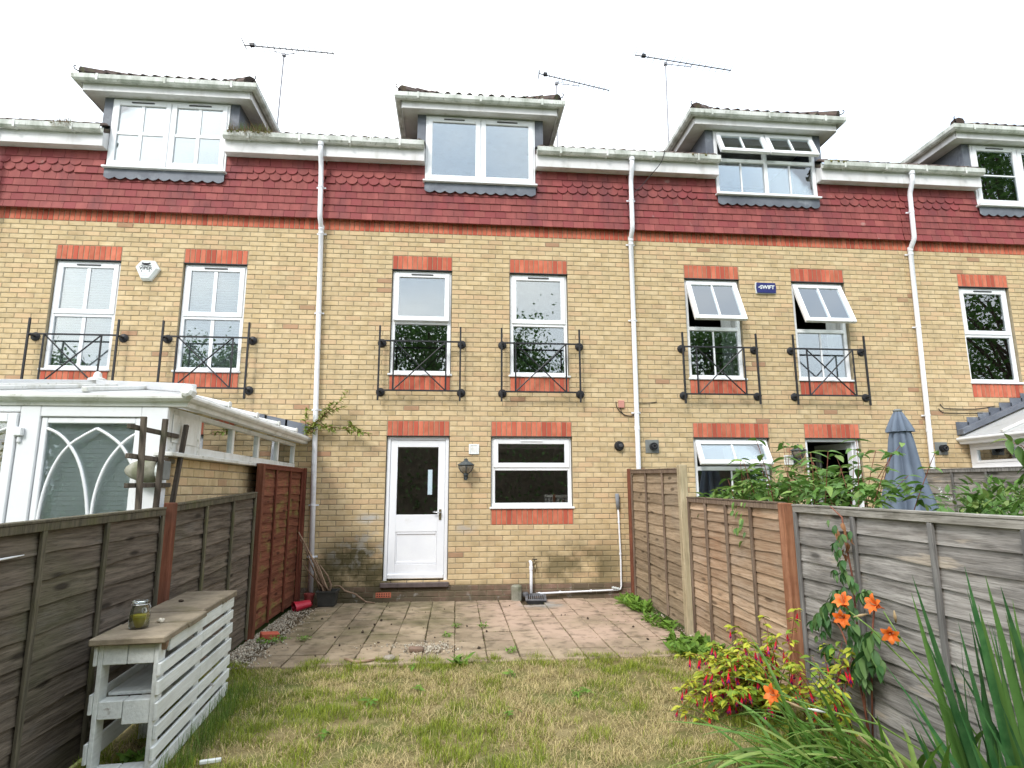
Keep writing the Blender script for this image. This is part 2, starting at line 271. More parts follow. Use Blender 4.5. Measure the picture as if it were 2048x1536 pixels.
class MB:
    def __init__(s): s.v = []; s.f = []; s.mi = []; s.cur = 0
    def add(s, vs, fs):
        n = len(s.v); s.v += [tuple(p) for p in vs]; s.f += [tuple(i+n for i in f) for f in fs]; s.mi += [s.cur]*len(fs); return s
    def box(s, x0, x1, y0, y1, z0, z1, M=None):
        p = [(x, y, z) for z in (z0, z1) for y in (y0, y1) for x in (x0, x1)]
        if M is not None: p = [M @ Vector(q) for q in p]
        return s.add(p, [(0, 2, 3, 1), (4, 5, 7, 6), (0, 1, 5, 4), (2, 6, 7, 3), (0, 4, 6, 2), (1, 3, 7, 5)])
    def bbox(s, x0, x1, y0, y1, z0, z1, c=.004, M=None):
        # box with all edges chamfered
        import itertools
        idx = {}; vs = []
        X = (x0, x1); Y = (y0, y1); Z = (z0, z1); sg = (1, -1)
        for i, j, k in itertools.product((0, 1), repeat=3):
            b = (X[i], Y[j], Z[k])
            for a in range(3):
                q = [b[0]+sg[i]*c, b[1]+sg[j]*c, b[2]+sg[k]*c]; q[a] = b[a]
                idx[(i, j, k, a)] = len(vs); vs.append(q)
        fs = []
        for a in range(3):
            for e in (0, 1):
                r = []
                for (p, q) in ((0, 0), (1, 0), (1, 1), (0, 1)):
                    t = [0, 0, 0]; t[a] = e; t[(a+1) % 3] = p; t[(a+2) % 3] = q; r.append(idx[(*t, a)])
                fs.append(tuple(r) if e else tuple(reversed(r)))
        for a in range(3):
            b1, b2 = (a+1) % 3, (a+2) % 3
            for p in (0, 1):
                for q in (0, 1):
                    t0 = [0, 0, 0]; t1 = [0, 0, 0]; t0[b1] = t1[b1] = p; t0[b2] = t1[b2] = q; t1[a] = 1
                    r = [idx[(*t0, b1)], idx[(*t1, b1)], idx[(*t1, b2)], idx[(*t0, b2)]]
                    fs.append(tuple(r) if (p != q) else tuple(reversed(r)))
        for i, j, k in itertools.product((0, 1), repeat=3):
            r = [idx[(i, j, k, a)] for a in range(3)]
            fs.append(tuple(r) if (i+j+k) % 2 else tuple(reversed(r)))
        if M is not None: vs = [M @ Vector(q) for q in vs]
        return s.add(vs, fs)
    def tube(s, pts, r, n=8, cap=True):
        pts = [Vector(p) for p in pts]; k = len(pts); rs = r if isinstance(r, (list, tuple)) else [r]*k
        vs = []; up = None
        for i, p in enumerate(pts):
            t = (pts[min(i+1, k-1)] - pts[max(i-1, 0)]).normalized()
            if up is None: up = Vector((0, 0, 1)) if abs(t.z) < .9 else Vector((0, 1, 0))
            a = t.cross(up).normalized(); b = a.cross(t); up = b
            for j in range(n):
                q = 2*math.pi*j/n; vs.append(p + (a*math.cos(q) + b*math.sin(q))*rs[i])
        fs = [(i*n+j, i*n+(j+1) % n, (i+1)*n+(j+1) % n, (i+1)*n+j) for i in range(k-1) for j in range(n)]
        if cap: fs += [tuple(range(n))[::-1], tuple((k-1)*n+j for j in range(n))]
        return s.add(vs, fs)
    def lathe(s, prof, c=(0, 0, 0), n=16, M=None, cap=True):
        vs = []
        for r, z in prof:
            for j in range(n): q = 2*math.pi*j/n; vs.append(Vector((r*math.cos(q), r*math.sin(q), z)))
        if M is not None: vs = [M @ v for v in vs]
        vs = [v + Vector(c) for v in vs]; k = len(prof)
        fs = [(i*n+j, i*n+(j+1) % n, (i+1)*n+(j+1) % n, (i+1)*n+j) for i in range(k-1) for j in range(n)]
        if cap: fs += [tuple(range(n))[::-1], tuple((k-1)*n+j for j in range(n))]
        return s.add(vs, fs)
    def prism(s, poly, y0, y1, M=None):
        # polygon in xz (counter-clockwise seen from -y) extruded from y0 to y1
        n = len(poly); vs = [Vector((x, y0, z)) for x, z in poly] + [Vector((x, y1, z)) for x, z in poly]
        if M is not None: vs = [M @ v for v in vs]
        fs = [tuple(range(n)), tuple(range(2*n-1, n-1, -1))] + [(i, i+n, (i+1) % n+n, (i+1) % n) for i in range(n)]
        return s.add(vs, fs)
    def mesh(s, name, mts=(), smooth=False):
        me = bpy.data.meshes.new(name); me.from_pydata([tuple(v) for v in s.v], [], s.f)
        for mt in mts: me.materials.append(MATS[mt])
        if len(mts) > 1: me.polygons.foreach_set('material_index', s.mi)
        if smooth: me.polygons.foreach_set('use_smooth', [True]*len(me.polygons))
        me.update(); return me
    def build(s, name, mts, parent=None, smooth=False, label=None, cat=None, group=None, kind=None, origin=None):
        if isinstance(mts, str): mts = (mts,)
        a = np.array(s.v)
        if origin is None: origin = ((a[:, 0].min()+a[:, 0].max())/2, (a[:, 1].min()+a[:, 1].max())/2, a[:, 2].min())
        og = Vector(origin); s.v = [tuple(Vector(p)-og) for p in s.v]
        return put(name, s.mesh(name, mts, smooth), parent, og, label=label, cat=cat, group=group, kind=kind)
def rotM(c, e): return Matrix.Translation(Vector(c)) @ Euler(e).to_matrix().to_4x4() @ Matrix.Translation(-Vector(c))
def text_mesh(txt, size, name='lettering', bold=0., shear=0.):
    cu = bpy.data.curves.new(name, 'FONT'); cu.body = txt; cu.size = size; cu.align_x = 'CENTER'; cu.align_y = 'CENTER'; cu.extrude = .0015; cu.offset = bold; cu.shear = shear
    t = bpy.data.objects.new('t', cu); COL.objects.link(t); bpy.context.view_layer.update()
    me = bpy.data.meshes.new_from_object(t.evaluated_get(bpy.context.evaluated_depsgraph_get())); bpy.data.objects.remove(t); me.name = name; return me
rr = random.uniform
# ================================================================ SETTING: ground, lawn, patio
GZ = -.03
MB().add([(-150, -160, GZ-.03), (150, -160, GZ-.03), (150, 200, GZ-.03), (-150, 200, GZ-.03)], [(0, 1, 2, 3)]).build('ground', 'meadow', kind='structure', origin=(0, 0, GZ-.03))
def sheet(name, x0, x1, y0, y1, z, mt, step=.12, amp=.012, seed=0):
    nx = int((x1-x0)/step)+1; ny = int((y1-y0)/step)+1; mb = MB()
    vs = [(x0+(x1-x0)*i/nx, y0+(y1-y0)*j/ny, z+amp*mnoise.noise(Vector((x0+(x1-x0)*i/nx*1., (y0+(y1-y0)*j/ny), seed))*1.7)) for j in range(ny+1) for i in range(nx+1)]
    mb.add(vs, [(j*(nx+1)+i, j*(nx+1)+i+1, (j+1)*(nx+1)+i+1, (j+1)*(nx+1)+i) for j in range(ny) for i in range(nx)])
    return mb.build(name, mt, kind='structure', smooth=True)
lawn = sheet('lawn', -1.12, 3.56, -9.6, -2.98, -.012, 'lawn_soil')
patio = sheet('patio', -1.12, 3.56, -3.02, .02, -.03, 'soil', .2, .004)
PATIO_X0, PATIO_X1 = -.80, 3.40
def slab_mesh(w, d):
    mb = MB(); return mb.bbox(-w/2, w/2, -d/2, d/2, -.04, 0, .006).mesh('paving_slab', ('slab',))
SW, SD = .302, .378
sm = [slab_mesh(SW-.007-.002*i, SD-.02-.004*i) for i in range(3)]
for i in range(14):
    for j in range(8):
        x = PATIO_X0 + SW*(i+.5); y = -.10 - SD*(j+.5)
        if j == 7 and random.random() < .0: continue
        if i == 9 and j == 0: continue            # the gap taken by the drain
        hgt = rr(-.003, .006)
        put('paving_slab', random.choice(sm), patio, (x+rr(-.003, .003), y+rr(-.003, .003), .004+hgt), (rr(-.018, .018), rr(-.018, .018), rr(-.014, .014)))

# ================================================================ HOUSES
G = 5.445; CO = .075
def zc(c): return G - c*CO
HS = [dict(x0=-5.85, x1=-1.05, sash=(-4.84, -3.05), kit=(-4.82, 1.2), door=-3.05, dorm=(-4.27, -2.55)),
      dict(x0=-1.05, x1=3.70, sash=(0., 1.8), kit=(1.52, 1.2), door=0., dorm=(.455, 2.205)),
      dict(x0=3.70, x1=8.40, sash=(4.605, 6.40), kit=(4.61, 1.2), door=6.40, dorm=(5.205, 6.955)),
      dict(x0=8.40, x1=12.9, sash=(9.335, 11.1), kit=(11.2, .9), door=9.335, dorm=(9.83, 11.58))]
HL = ['pale brick terraced house with blinds in its windows, behind the white conservatory',
      'pale brick terraced house with plain panes and a white half-glazed back door',
      'pale brick terraced house with its top-hung windows propped open',
      'pale brick terraced house with a flower vase in its window, past the folded parasol']
def brick_mesh(w, h, d=.06, c=.004, y0=0.):
    mb = MB(); a, b = w/2, h/2
    vs = [(-a+c, y0, -b+c), (a-c, y0, -b+c), (a-c, y0, b-c), (-a+c, y0, b-c), (-a, y0+c, -b), (a, y0+c, -b), (a, y0+c, b), (-a, y0+c, b), (-a, y0+d, -b), (a, y0+d, -b), (a, y0+d, b), (-a, y0+d, b)]
    fs = [(0, 1, 2, 3)] + [(4+i, 4+(i+1) % 4, (i+1) % 4, i) for i in range(4)] + [(8+i, 8+(i+1) % 4, 4+(i+1) % 4, 4+i) for i in range(4)]
    return mb.add(vs, fs)
BM = brick_mesh(.215, .065).mesh('brick', ('brick',)); PBM = brick_mesh(.215, .065).mesh('brick', ('plinth_brick',)); SBM = brick_mesh(.065, .215).mesh('soldier_brick', ('red_brick',))
# facing tiles, hung on the upper wall
def tile_mesh(club):
    mb = MB(); w = .0805
    if club: poly = [(-w, .09)] + [(-w*math.cos(a), .070-.070*math.sin(a)) for a in np.linspace(0, math.pi, 11)][0:] + [(w, .09), (w, .2), (-w, .2)]
    else: poly = [(-w, 0), (w, 0), (w, .2), (-w, .2)]
    mb.prism(poly, -.021, 0, Euler((R_(-6.2), 0, 0)).to_matrix().to_4x4()); return mb.mesh('wall_tile', ('clay_tile',))
TM, TC = tile_mesh(False), tile_mesh(True)
TCUT = {}
def cut_tile(w):
    k = round(w, 2)
    if k not in TCUT:
        mb = MB(); mb.prism([(-k/2, 0), (k/2, 0), (k/2, .2), (-k/2, .2)], -.021, 0, Euler((R_(-6.2), 0, 0)).to_matrix().to_4x4()); TCUT[k] = mb.mesh('wall_tile', ('clay_tile',))
    return TCUT[k]
def roof_tile_mesh():
    mb = MB(); n = 7; vs = []
    prof = [(-.0825+.165*i/12, .042*max(0, math.sin(math.pi*(i-2)/8.))**.8 if 2 <= i <= 10 else 0.) for i in range(13)]
    for t in (0, 1):
        for off in (0, -.014):
            for x, z in prof: vs.append((x, .34*t, z+off+.34*t*.577))
    k = 13; F = []
    for i in range(k-1):
        F += [(i, i+1, 2*k+i+1, 2*k+i), (k+i+1, k+i, 3*k+i, 3*k+i+1), (i+1, i, k+i, k+i+1)]
    return mb.add(vs, F).mesh('roof_tile', ('roof_tile',))
RT = roof_tile_mesh()
def grid_wall(mb, xs, zs, solid, y0, y1):
    nx, nz = len(xs)-1, len(zs)-1
    S = lambda i, k: 0 <= i < nx and 0 <= k < nz and solid((xs[i]+xs[i+1])/2, (zs[k]+zs[k+1])/2)
    for i in range(nx):
        for k in range(nz):
            if not S(i, k): continue
            a, b, c, d = xs[i], xs[i+1], zs[k], zs[k+1]
            mb.add([(a, y0, c), (b, y0, c), (b, y0, d), (a, y0, d)], [(0, 1, 2, 3)]); mb.add([(a, y1, c), (b, y1, c), (b, y1, d), (a, y1, d)], [(3, 2, 1, 0)])
            if not S(i-1, k): mb.add([(a, y0, c), (a, y1, c), (a, y1, d), (a, y0, d)], [(3, 2, 1, 0)])
            if not S(i+1, k): mb.add([(b, y0, c), (b, y1, c), (b, y1, d), (b, y0, d)], [(0, 1, 2, 3)])
            if not S(i, k-1): mb.add([(a, y0, c), (b, y0, c), (b, y1, c), (a, y1, c)], [(3, 2, 1, 0)])
            if not S(i, k+1): mb.add([(a, y0, d), (b, y0, d), (b, y1, d), (a, y1, d)], [(0, 1, 2, 3)])
    return mb
def frame4(mb, x0, x1, z0, z1, wd, y0, y1, M=None, c=.005, wb=None):
    wb = wb or wd
    mb.bbox(x0, x0+wd, y0, y1, z0, z1, c, M); mb.bbox(x1-wd, x1, y0, y1, z0, z1, c, M)
    mb.bbox(x0+wd, x1-wd, y0+.001, y1, z1-wd, z1, c, M); mb.bbox(x0+wd, x1-wd, y0+.001, y1, z0, z0+wb, c, M); return mb
def pane(parent, x0, x1, z0, z1, y, M=None, mt='glass'):
    MB().box(x0-.004, x1+.004, y, y+.006, z0-.004, z1+.004, M).build('pane', mt, parent)
BW = [.011]
def bars(parent, x0, x1, z0, z1, y, nv=0, nh=0, M=None):
    h = BW[0]
    for i in range(nv): x = x0+(x1-x0)*(i+1)/(nv+1); MB().bbox(x-h, x+h, y-.012, y+.016, z0, z1, .003, M).build('glazing_bar', 'upvc', parent)
    for i in range(nh):
        z = z0+(z1-z0)*(i+1)/(nh+1)
        xs = [x0]+[x0+(x1-x0)*(k+1)/(nv+1) for k in range(nv)]+[x1]
        for k in range(nv+1): MB().bbox(xs[k]+(h+.0005 if k else 0), xs[k+1]-(h+.0005 if k < nv else 0), y-.011, y+.015, z-h, z+h, .003, M).build('glazing_bar', 'upvc', parent)
def sash(win, x0, x1, z0, z1, y, sw=.07, nv=0, nh=0, ang=0, vent=True, vmt='vent_dark', proud=.012):
    M = rotM(((x0+x1)/2, y, z1), (R_(-ang), 0, 0)) if ang else None
    mb = frame4(MB(), x0, x1, z0, z1, sw, y-proud, y+.045, M); mb.build('sash', 'upvc', win)
    pane(win, x0+sw, x1-sw, z0+sw, z1-sw, y+.012, M); bars(win, x0+sw, x1-sw, z0+sw, z1-sw, y+.012, nv, nh, M)
def window(house, x0, x1, z0, z1, y=.05, kind='sash', zt=None, nv=0, nh=0, ang=(0, 0), sill=True, vmt='vent_dark', fw=.055, label=None):
    mb = frame4(MB(), x0+.002, x1-.002, z0+.03, z1-.002, fw, y, y+.07)
    xs = [x0+fw, x1-fw]
    if kind == 'double':
        xm = (x0+x1)/2; mb.bbox(xm-.03, xm+.03, y+.0005, y+.07, z0+.03+fw, z1-fw-.002, .004)
        if zt: mb.bbox(x0+fw, xm-.03, y+.0005, y+.07, zt-.03, zt+.03, .004); mb.bbox(xm+.03, x1-fw, y+.0005, y+.07, zt-.03, zt+.03, .004)
    elif zt: mb.bbox(x0+fw, x1-fw, y+.0005, y+.07, zt-.03, zt+.03, .004)
    win = mb.build('window', 'upvc', house, label=label)
    def vent(xa, xb, z, dy=0):
        c = (xa+xb)/2; h = min(.165, (xb-xa)*.24); MB().bbox(c-h, c+h, y-.028-dy, y-.012-dy, z-.009, z+.009, .003).build('trickle_vent', vmt, win)
    zb = z0+.03+fw
    cols = [(x0+fw, x1-fw)] if kind != 'double' else [(x0+fw, (x0+x1)/2-.03), ((x0+x1)/2+.03, x1-fw)]
    for n, (a, b) in enumerate(cols):
        if zt:
            sash(win, a-.022, b+.022, zt+.012, z1-fw+.02, y-.004, nv=nv, nh=nh, ang=ang[n])
            if not ang[n] or ang[n] < 6: vent(a, b, z1-fw-.008)
            pane(win, a, b, zb, zt-.03, y+.03); bars(win, a, b, zb, zt-.03, y+.03, nv, nh)
        else:
            sash(win, a-.022, b+.022, zb-.02, z1-fw+.02, y-.004, sw=.075, nv=nv, nh=nh); vent(a, b, z1-fw-.01)
    if sill: MB().bbox(x0-.025, x1+.025, y-.075, y+.04, z0, z0+.03, .006).build('sill', 'upvc', win)
    return win
houses = []
for hi, H in enumerate(HS):
    x0, x1 = H['x0'], H['x1']
    ho = thing('terraced_house', HL[hi], 'house', ((x0+x1)/2, 0, 0), 'houses of the brick terrace'); H['o'] = ho; houses.append(ho)
    op = []; sold = []
    for s in H['sash']:
        op.append((s, s+.9, zc(30), zc(8))); sold += [(s, 12, 5), (s, 12, 30)]
    kx, kw = H['kit']; op.append((kx, kx+kw, zc(56), zc(42))); sold += [(kx, int(kw/.075+.5), 39), (kx, int(kw/.075+.5), 56)]
    dx = H['door']; op.append((dx, dx+.9, .245, zc(42))); sold.append((dx, 12, 39))
    ex = op + [(s, s+n*.075, zc(c+3), zc(c)) for s, n, c in sold]
    if hi == 1: ex.append((-.095, .135, .04, .12))
    da, db = H['dorm']; DZ = 6.265
    # wall core
    xs = sorted(set([x0, x1, da+.03, db-.03] + [q for a, b, _, _ in op for q in (a-.006, b+.006)])); zs = sorted(set([-.15, 6.62, DZ] + [q for _, _, a, b in op for q in (a-.006, b+.006)]))
    def solid(x, z): return not (any(a-.006 < x < b+.006 and c-.006 < z < d+.006 for a, b, c, d in op) or (da+.03 < x < db-.03 and z > DZ))
    grid_wall(MB(), xs, zs, solid, .007, .30).build('wall', 'mortar', ho)
    # stretcher bricks
    whole = []; rest = MB()
    for c in range(73):
        zm = zc(c)-CO/2; off = .1125*(c % 2)
        cuts = sorted((a, b) for a, b, z0_, z1_ in ex if z0_ < zm < z1_)
        k = math.floor((x0-off)/.225)-1
        while off+.225*k < x1:
            a, b = off+.225*k+.005, off+.225*k+.22; k += 1
            segs = [(max(a, x0+.002), min(b, x1-.002))]
            for ca, cb in cuts:
                segs = [q for sa, sb in segs for q in ((sa, min(sb, ca-.008)), (max(sa, cb+.008), sb)) if q[1]-q[0] > .02]
            for sa, sb in segs:
                if sb-sa < .02: continue
                xm = (sa+sb)/2
                if sb-sa > .213: whole.append((xm, zm, c))
                else: rest.cur = 1 if c >= 70 else 0; rest.add([(x+xm, y, z+zm) for x, y, z in brick_mesh(sb-sa, .065).v], brick_mesh(sb-sa, .065).f)
    zmin = (3.0, -1, 1.95, 2.7)[hi]
    whole.sort(key=lambda q: (q[0]-CAM[0])**2+CAM[1]**2+(q[1]-CAM[2])**2 + (1e6 if q[1] < zmin or not -5.4 < q[0] < 10.4 else 0))
    for n, (xm, zm, c) in enumerate(whole):
        if n < 300: put('brick', PBM if c >= 70 else BM, ho, (xm, rr(-.0015, .0015), zm), (0, rr(-.004, .004), rr(-.004, .004)))
        else:
            t = brick_mesh(.215, .065); j = rr(-.0015, .0015); rest.cur = 1 if c >= 70 else 0; rest.add([(x+xm, y+j, z+zm) for x, y, z in t.v], t.f)
    rest.build('brickwork', ('brick', 'plinth_brick'), ho, kind='stuff')
    # soldier courses in red brick
    nb = int((x1-x0)/.075)
    for i in range(nb):
        put('soldier_brick', SBM, ho, (x0+(x1-x0)*(i+.5)/nb, rr(-.001, .001), zc(-1.5)))
    for s, n, c in sold:
        for i in range(n): put('soldier_brick', SBM, ho, (s+.075*(i+.5), rr(-.001, .001), zc(c+1.5)), (0, rr(-.006, .006), 0))
    for s, n, c in sold:
        if c in (5, 39): MB().box(s-.012, s+n*.075+.012, -.006, .06, zc(c+3)+.001, zc(c+3)+.006).build('lintel_plate', 'vent_dark', ho)
    # windows
    BW[0] = .026 if hi == 0 else .012
    nv = 0 if hi in (1, 3) else 1
    ang = {0: (0, 0), 1: (3, 0), 2: (24, 24), 3: (0, 0)}[hi]
    for n, s in enumerate(H['sash']): window(ho, s, s+.9, zc(30), zc(8), zt=4.03 if hi != 3 else 4.02, nv=nv, ang=(ang[n],))
    window(ho, kx, kx+kw, zc(56), zc(42), zt=1.83, nv=nv if hi != 0 else 0, ang=(28,) if hi == 2 else (0,), vmt='upvc')
    # back door
    mb = frame4(MB(), dx+.002, dx+.898, .247, zc(42)-.002, .05, .045, .13, wb=.001)
    fr = mb.build('door_frame', 'painted_wood', ho)
    MB().bbox(dx-.03, dx+.925, -.05, .1, .18, .246, .008).build('door_sill', 'door_sill', ho)
    if hi != 2:
        a, b, z0, z1 = dx+.055, dx+.845, .285, zc(42)-.055; mb = MB(); y = .062
        mb.bbox(a, a+.10, y, y+.045, z0, z1, .003); mb.bbox(b-.10, b, y, y+.045, z0, z1, .003); mb.bbox(a+.10, b-.10, y+.0008, y+.045, z1-.1, z1, .003)
        zm_, zl = 1.17, .93
        mb.bbox(a+.10, b-.10, y+.0008, y+.045, zl, zm_, .003); mb.bbox(a+.10, b-.10, y+.0008, y+.045, z0, z0+.2, .003)
        mb.box(a+.10, b-.10, y+.018, y+.036, z0+.2, zl)
        mb.bbox(a, b, y-.03, y-.001, z0+.0, z0+.07, .012)
        mb.bbox(a+.12, b-.12, y+.006, y+.022, zl-.035, zl-.001, .005); mb.bbox(a+.12, b-.12, y+.006, y+.022, z0+.201, z0+.235, .005)
        mb.bbox(a+.101, a+.119, y+.006, y+.022, z0+.201, zl-.001, .005); mb.bbox(b-.119, b-.101, y+.006, y+.022, z0+.201, zl-.001, .005)
        dl = mb.build('door', 'painted_wood', ho)
        pane(dl, a+.10, b-.10, zm_, z1-.1, y+.025, mt='glass')
        hm = MB(); hm.bbox(b-.078, b-.042, y-.012, y-.0005, 1.095, 1.245, .004); hm.build('handle_plate', 'brass', dl)
        hm = MB(); hm.tube([(b-.06, y-.012, 1.2), (b-.06, y-.05, 1.2), (b-.075, y-.055, 1.2), (b-.165, y-.052, 1.205)], .009, 8); hm.build('handle', 'steel', dl, smooth=True)
    else:
        M = rotM((dx+.845, .11, 0), (0, 0, R_(-80))); mb = MB(); frame4(mb, dx+.055, dx+.845, .285, zc(42)-.055, .1, .085, .13, M); mb.box(dx+.155, dx+.745, .1, .12, .385, 1.1, M)
        dl = mb.build('door', 'painted_wood', ho); pane(dl, dx+.155, dx+.745, 1.1, zc(42)-.155, .105, M)
    # ---- interior
    mb = MB(); slit = hi == 1
    for xa, xb in ((x0+.001, x0+.10), (x1-.10, x1-.001)): mb.box(xa, xb, .301, 7.2, -.1, 6.6)
    if slit:
        mb.box(x0+.1, .28, 7.0, 7.2, -.1, 6.6); mb.box(.40, x1-.1, 7.0, 7.2, -.1, 6.6); mb.box(.28, .40, 7.0, 7.2, 2.05, 6.6); mb.box(.28, .40, 7.0, 7.2, -.1, .9)
        mb.box(.32, .55, 5.2, 5.3, .25, 1.42)
    else: mb.box(x0+.1, x1-.1, 7.0, 7.2, -.1, 6.6)
    for z in (.12, 2.62, 5.32): mb.box(x0+.1, x1-.1, .301, 7.0, z, z+.12)
    mb.build('interior_shell', 'interior', ho)
    # ---- hung tiles
    TB = 5.60; GA = .116
    for r in range(8):
        zb = TB+GA*r; k0 = math.floor((x0-.0825*(r % 2))/.165)-1
        for k in range(k0, k0+34):
            a = .165*k+.0825*(r % 2); b = a+.165; segs = [(max(a, x0), min(b, x1))]
            if r >= 5: segs = [q for sa, sb in segs for q in ((sa, min(sb, da)), (max(sa, db), sb))]
            for sa, sb in segs:
                if sb-sa < .025: continue
                full = sb-sa > .164; near = r >= 5 and (abs(sb-da) < .30 or abs(sa-db) < .30)
                me = (TC if r in (5, 6) and not near else TM) if full else cut_tile(sb-sa-.004)
                y = (-.055 if r in (5, 6) else -.047) if r else -.060
                put('wall_tile', me, ho, ((sa+sb)/2, y+rr(-.0015, .0015), zb+rr(-.002, .002)), (R_(-4.5) if r == 0 else R_(-2.5) if r in (5, 6) else rr(-.006, .006), rr(-.008, .008), 0))
    MB().box(x0+.001, x1-.001, -.046, .006, 5.64, 5.67).build('shadow_fillet', 'batten_dark', ho); MB().box(x0+.001, da-.002, -.015, .006, 5.6705, 6.55).build('tile_batten', 'batten_dark', ho); MB().box(db+.002, x1-.001, -.015, .006, 5.6705, 6.55).build('tile_batten', 'batten_dark', ho)  # dark brown of the fillet stands in for shade under the bottom tiles
    # ---- eaves, gutters
    SZ = 6.56
    for (a, b) in ((x0, da-.004), (db+.004, x1)):
        eL, eR = (0 if a == x0 else .0), 0
        MB().box(a+.001, b-.001, -.19, .10, SZ, SZ+.012).build('soffit', 'fascia_white', ho)
        MB().bbox(a+.001, b-.001, -.21, -.1905, SZ-.012, SZ+.215, .003).build('fascia', 'fascia_white', ho)
        xe = da-.004 if a == x0 else db+.004
        s_ = -1 if a == x0 else 1
        MB().prism([(-.19, SZ+.0125), (.05, SZ+.0125), (.05, SZ+.36), (-.19, SZ+.21)], min(xe, xe+s_*.02), max(xe, xe+s_*.02), Matrix(((0, 1, 0, 0), (1, 0, 0, 0), (0, 0, 1, 0), (0, 0, 0, 1)))).build('box_end', 'fascia_white', ho)
        g = MB(); pr = [(-.212, 6.835), (-.212, 6.765), (-.235, 6.735), (-.285, 6.735), (-.312, 6.765), (-.318, 6.835), (-.308, 6.835), (-.303, 6.77), (-.28, 6.745), (-.24, 6.745), (-.222, 6.77), (-.222, 6.835)]
        g.add([(x, y, z) for x in (a+.002, b-.002) for y, z in pr], [(i, (i+1) % 12, 12+(i+1) % 12, 12+i) for i in range(12)] + [tuple(range(11, -1, -1)), tuple(range(12, 24))])
        gu = g.build('gutter', 'gutter_white', ho)
        n = max(2, int((b-a)/.9))
        for i in range(n):
            x = a+(b-a)*(i+.5)/n; br = MB(); br.box(x-.016, x+.016, -.3215, -.211, 6.726, 6.7345); br.box(x-.016, x+.016, -.3225, -.3185, 6.7345, 6.84); br.build('gutter_bracket', 'gutter_white', gu)
        n = int((b-a)/.165)
        for i in range(n): put('roof_tile', RT, ho, (a+.0825+(b-a-.165)*i/max(1, n-1), -.262, 6.852), (0, 0, rr(-.02, .02)))
        # main slope behind the eaves row
        q = MB(); q.add([(x, y, z) for x in (a, b) for y, z in ((-.20, 6.83), (3.6, 9.02), (3.6, 8.95), (-.20, 6.76))], [(0, 1, 5, 4), (3, 7, 6, 2), (0, 4, 7, 3), (1, 2, 6, 5), (0, 3, 2, 1), (4, 5, 6, 7)]).build('roof', 'roof_tile', ho)
    q = MB(); q.add([(x, y, z) for x in (x0, x1) for y, z in ((3.6, 9.02), (7.5, 6.7), (7.5, 6.6), (3.6, 8.95))], [(0, 1, 5, 4), (3, 7, 6, 2), (1, 2, 6, 5), (0, 3, 2, 1), (4, 5, 6, 7)]).build('roof', 'roof_tile', ho)
    q = MB(); q.add([(x, y, z) for x in (da, db) for y, z in ((1.45, 7.78), (3.6, 9.02), (3.6, 8.95), (1.45, 7.71))], [(0, 1, 5, 4), (3, 7, 6, 2), (0, 4, 7, 3), (0, 3, 2, 1), (4, 5, 6, 7)]).build('roof', 'roof_tile', ho)
    # ---- dormer
    DT = 7.44
    do = put('dormer', None, ho, ((da+db)/2, 0, 6.6))
    for s_, xa in ((-1, da), (1, db)):
        mb = MB()
        xo = xa+s_*.135; a, b = min(xa, xo), max(xa, xo)
        mb.box(a+.002, b-.002, -.06, .05, 6.60, DT-.001); mb.box(min(xo, xo-s_*.03), max(xo, xo-s_*.03), .051, 1.6, 6.6, DT-.001)
        mb.build('cheek', 'lead', do)
    mb = MB(); lp = []; n = 11
    lo = 6.075; wv = (db-da)/n
    poly = [(da, 6.30), (da, lo+.05)]
    for i in range(n):
        for t in np.linspace(0, 1, 7)[1:]: poly.append((da+wv*(i+t), lo+.05-.036*math.sin(math.pi*t)))
    poly += [(db, 6.30)]; mb.prism(poly, -.100, -.093); mb.build('lead_apron', 'lead', do)
    if hi == 0: window(ho, da, db, 6.255, DT-.02, y=-.075, kind='double', nv=1, nh=1)
    elif hi == 1: window(ho, da, db, 6.255, DT-.02, y=-.075, kind='double')
    elif hi == 2: window(ho, da, db, 6.255, DT-.02, y=-.075, kind='double', zt=6.90, nv=1, ang=(24, 24))
    else: window(ho, da, db, 6.255, DT-.02, y=-.075, kind='double', nv=0, nh=1)
    fx0, fx1, fy = da-.36, db+.33, -.215
    mb = MB(); mb.box(fx0, fx1, fy, 1.75, DT, DT+.012); mb.build('dormer_soffit', 'fascia_white', do)
    mb = MB(); mb.bbox(fx0-.004, fx1+.004, fy-.02, fy-.0005, DT-.012, DT+.15, .003); mb.bbox(fx0-.02, fx0-.0005, fy+.0005, 1.9, DT-.012, DT+.15, .003); mb.bbox(fx1+.0005, fx1+.02, fy+.0005, 1.9, DT-.012, DT+.15, .003); mb.build('dormer_fascia', 'fascia_white', do)
    g = MB(); pr = [(0., .0), (0., -.065), (.02, -.095), (.075, -.095), (.10, -.065), (.105, 0.), (.096, 0), (.09, -.06), (.07, -.085), (.025, -.085), (.01, -.06), (.01, 0)]; k = len(pr); gz = DT+.19
    ring = []
    for d, z in pr:
        e = d+.006; ring.append([(fx0-.02-e, 1.9, gz+z), (fx0-.02-e, fy-.02-e, gz+z), (fx1+.02+e, fy-.02-e, gz+z), (fx1+.02+e, 1.9, gz+z)])
    vs = [ring[i][j] for j in range(4) for i in range(k)]
    g.add(vs, [(j*k+i, (j+1)*k+i, (j+1)*k+(i+1) % k, j*k+(i+1) % k) for j in range(3) for i in range(k)]); dg = g.build('dormer_gutter', 'gutter_white', do)
    for i in range(3):
        x = fx0+(fx1-fx0)*(.1+.4*i); MB().box(x-.016, x+.016, fy-.137, fy-.1325, gz-.1, gz+.006).build('gutter_bracket', 'gutter_white', do)
    # hipped dormer roof: slab, eaves tiles, hip tiles
    rx0, rx1, ry = fx0-.07, fx1+.07, fy-.07; hw = (rx1-rx0)/2; rz = gz+.005; hz = rz+hw*.577
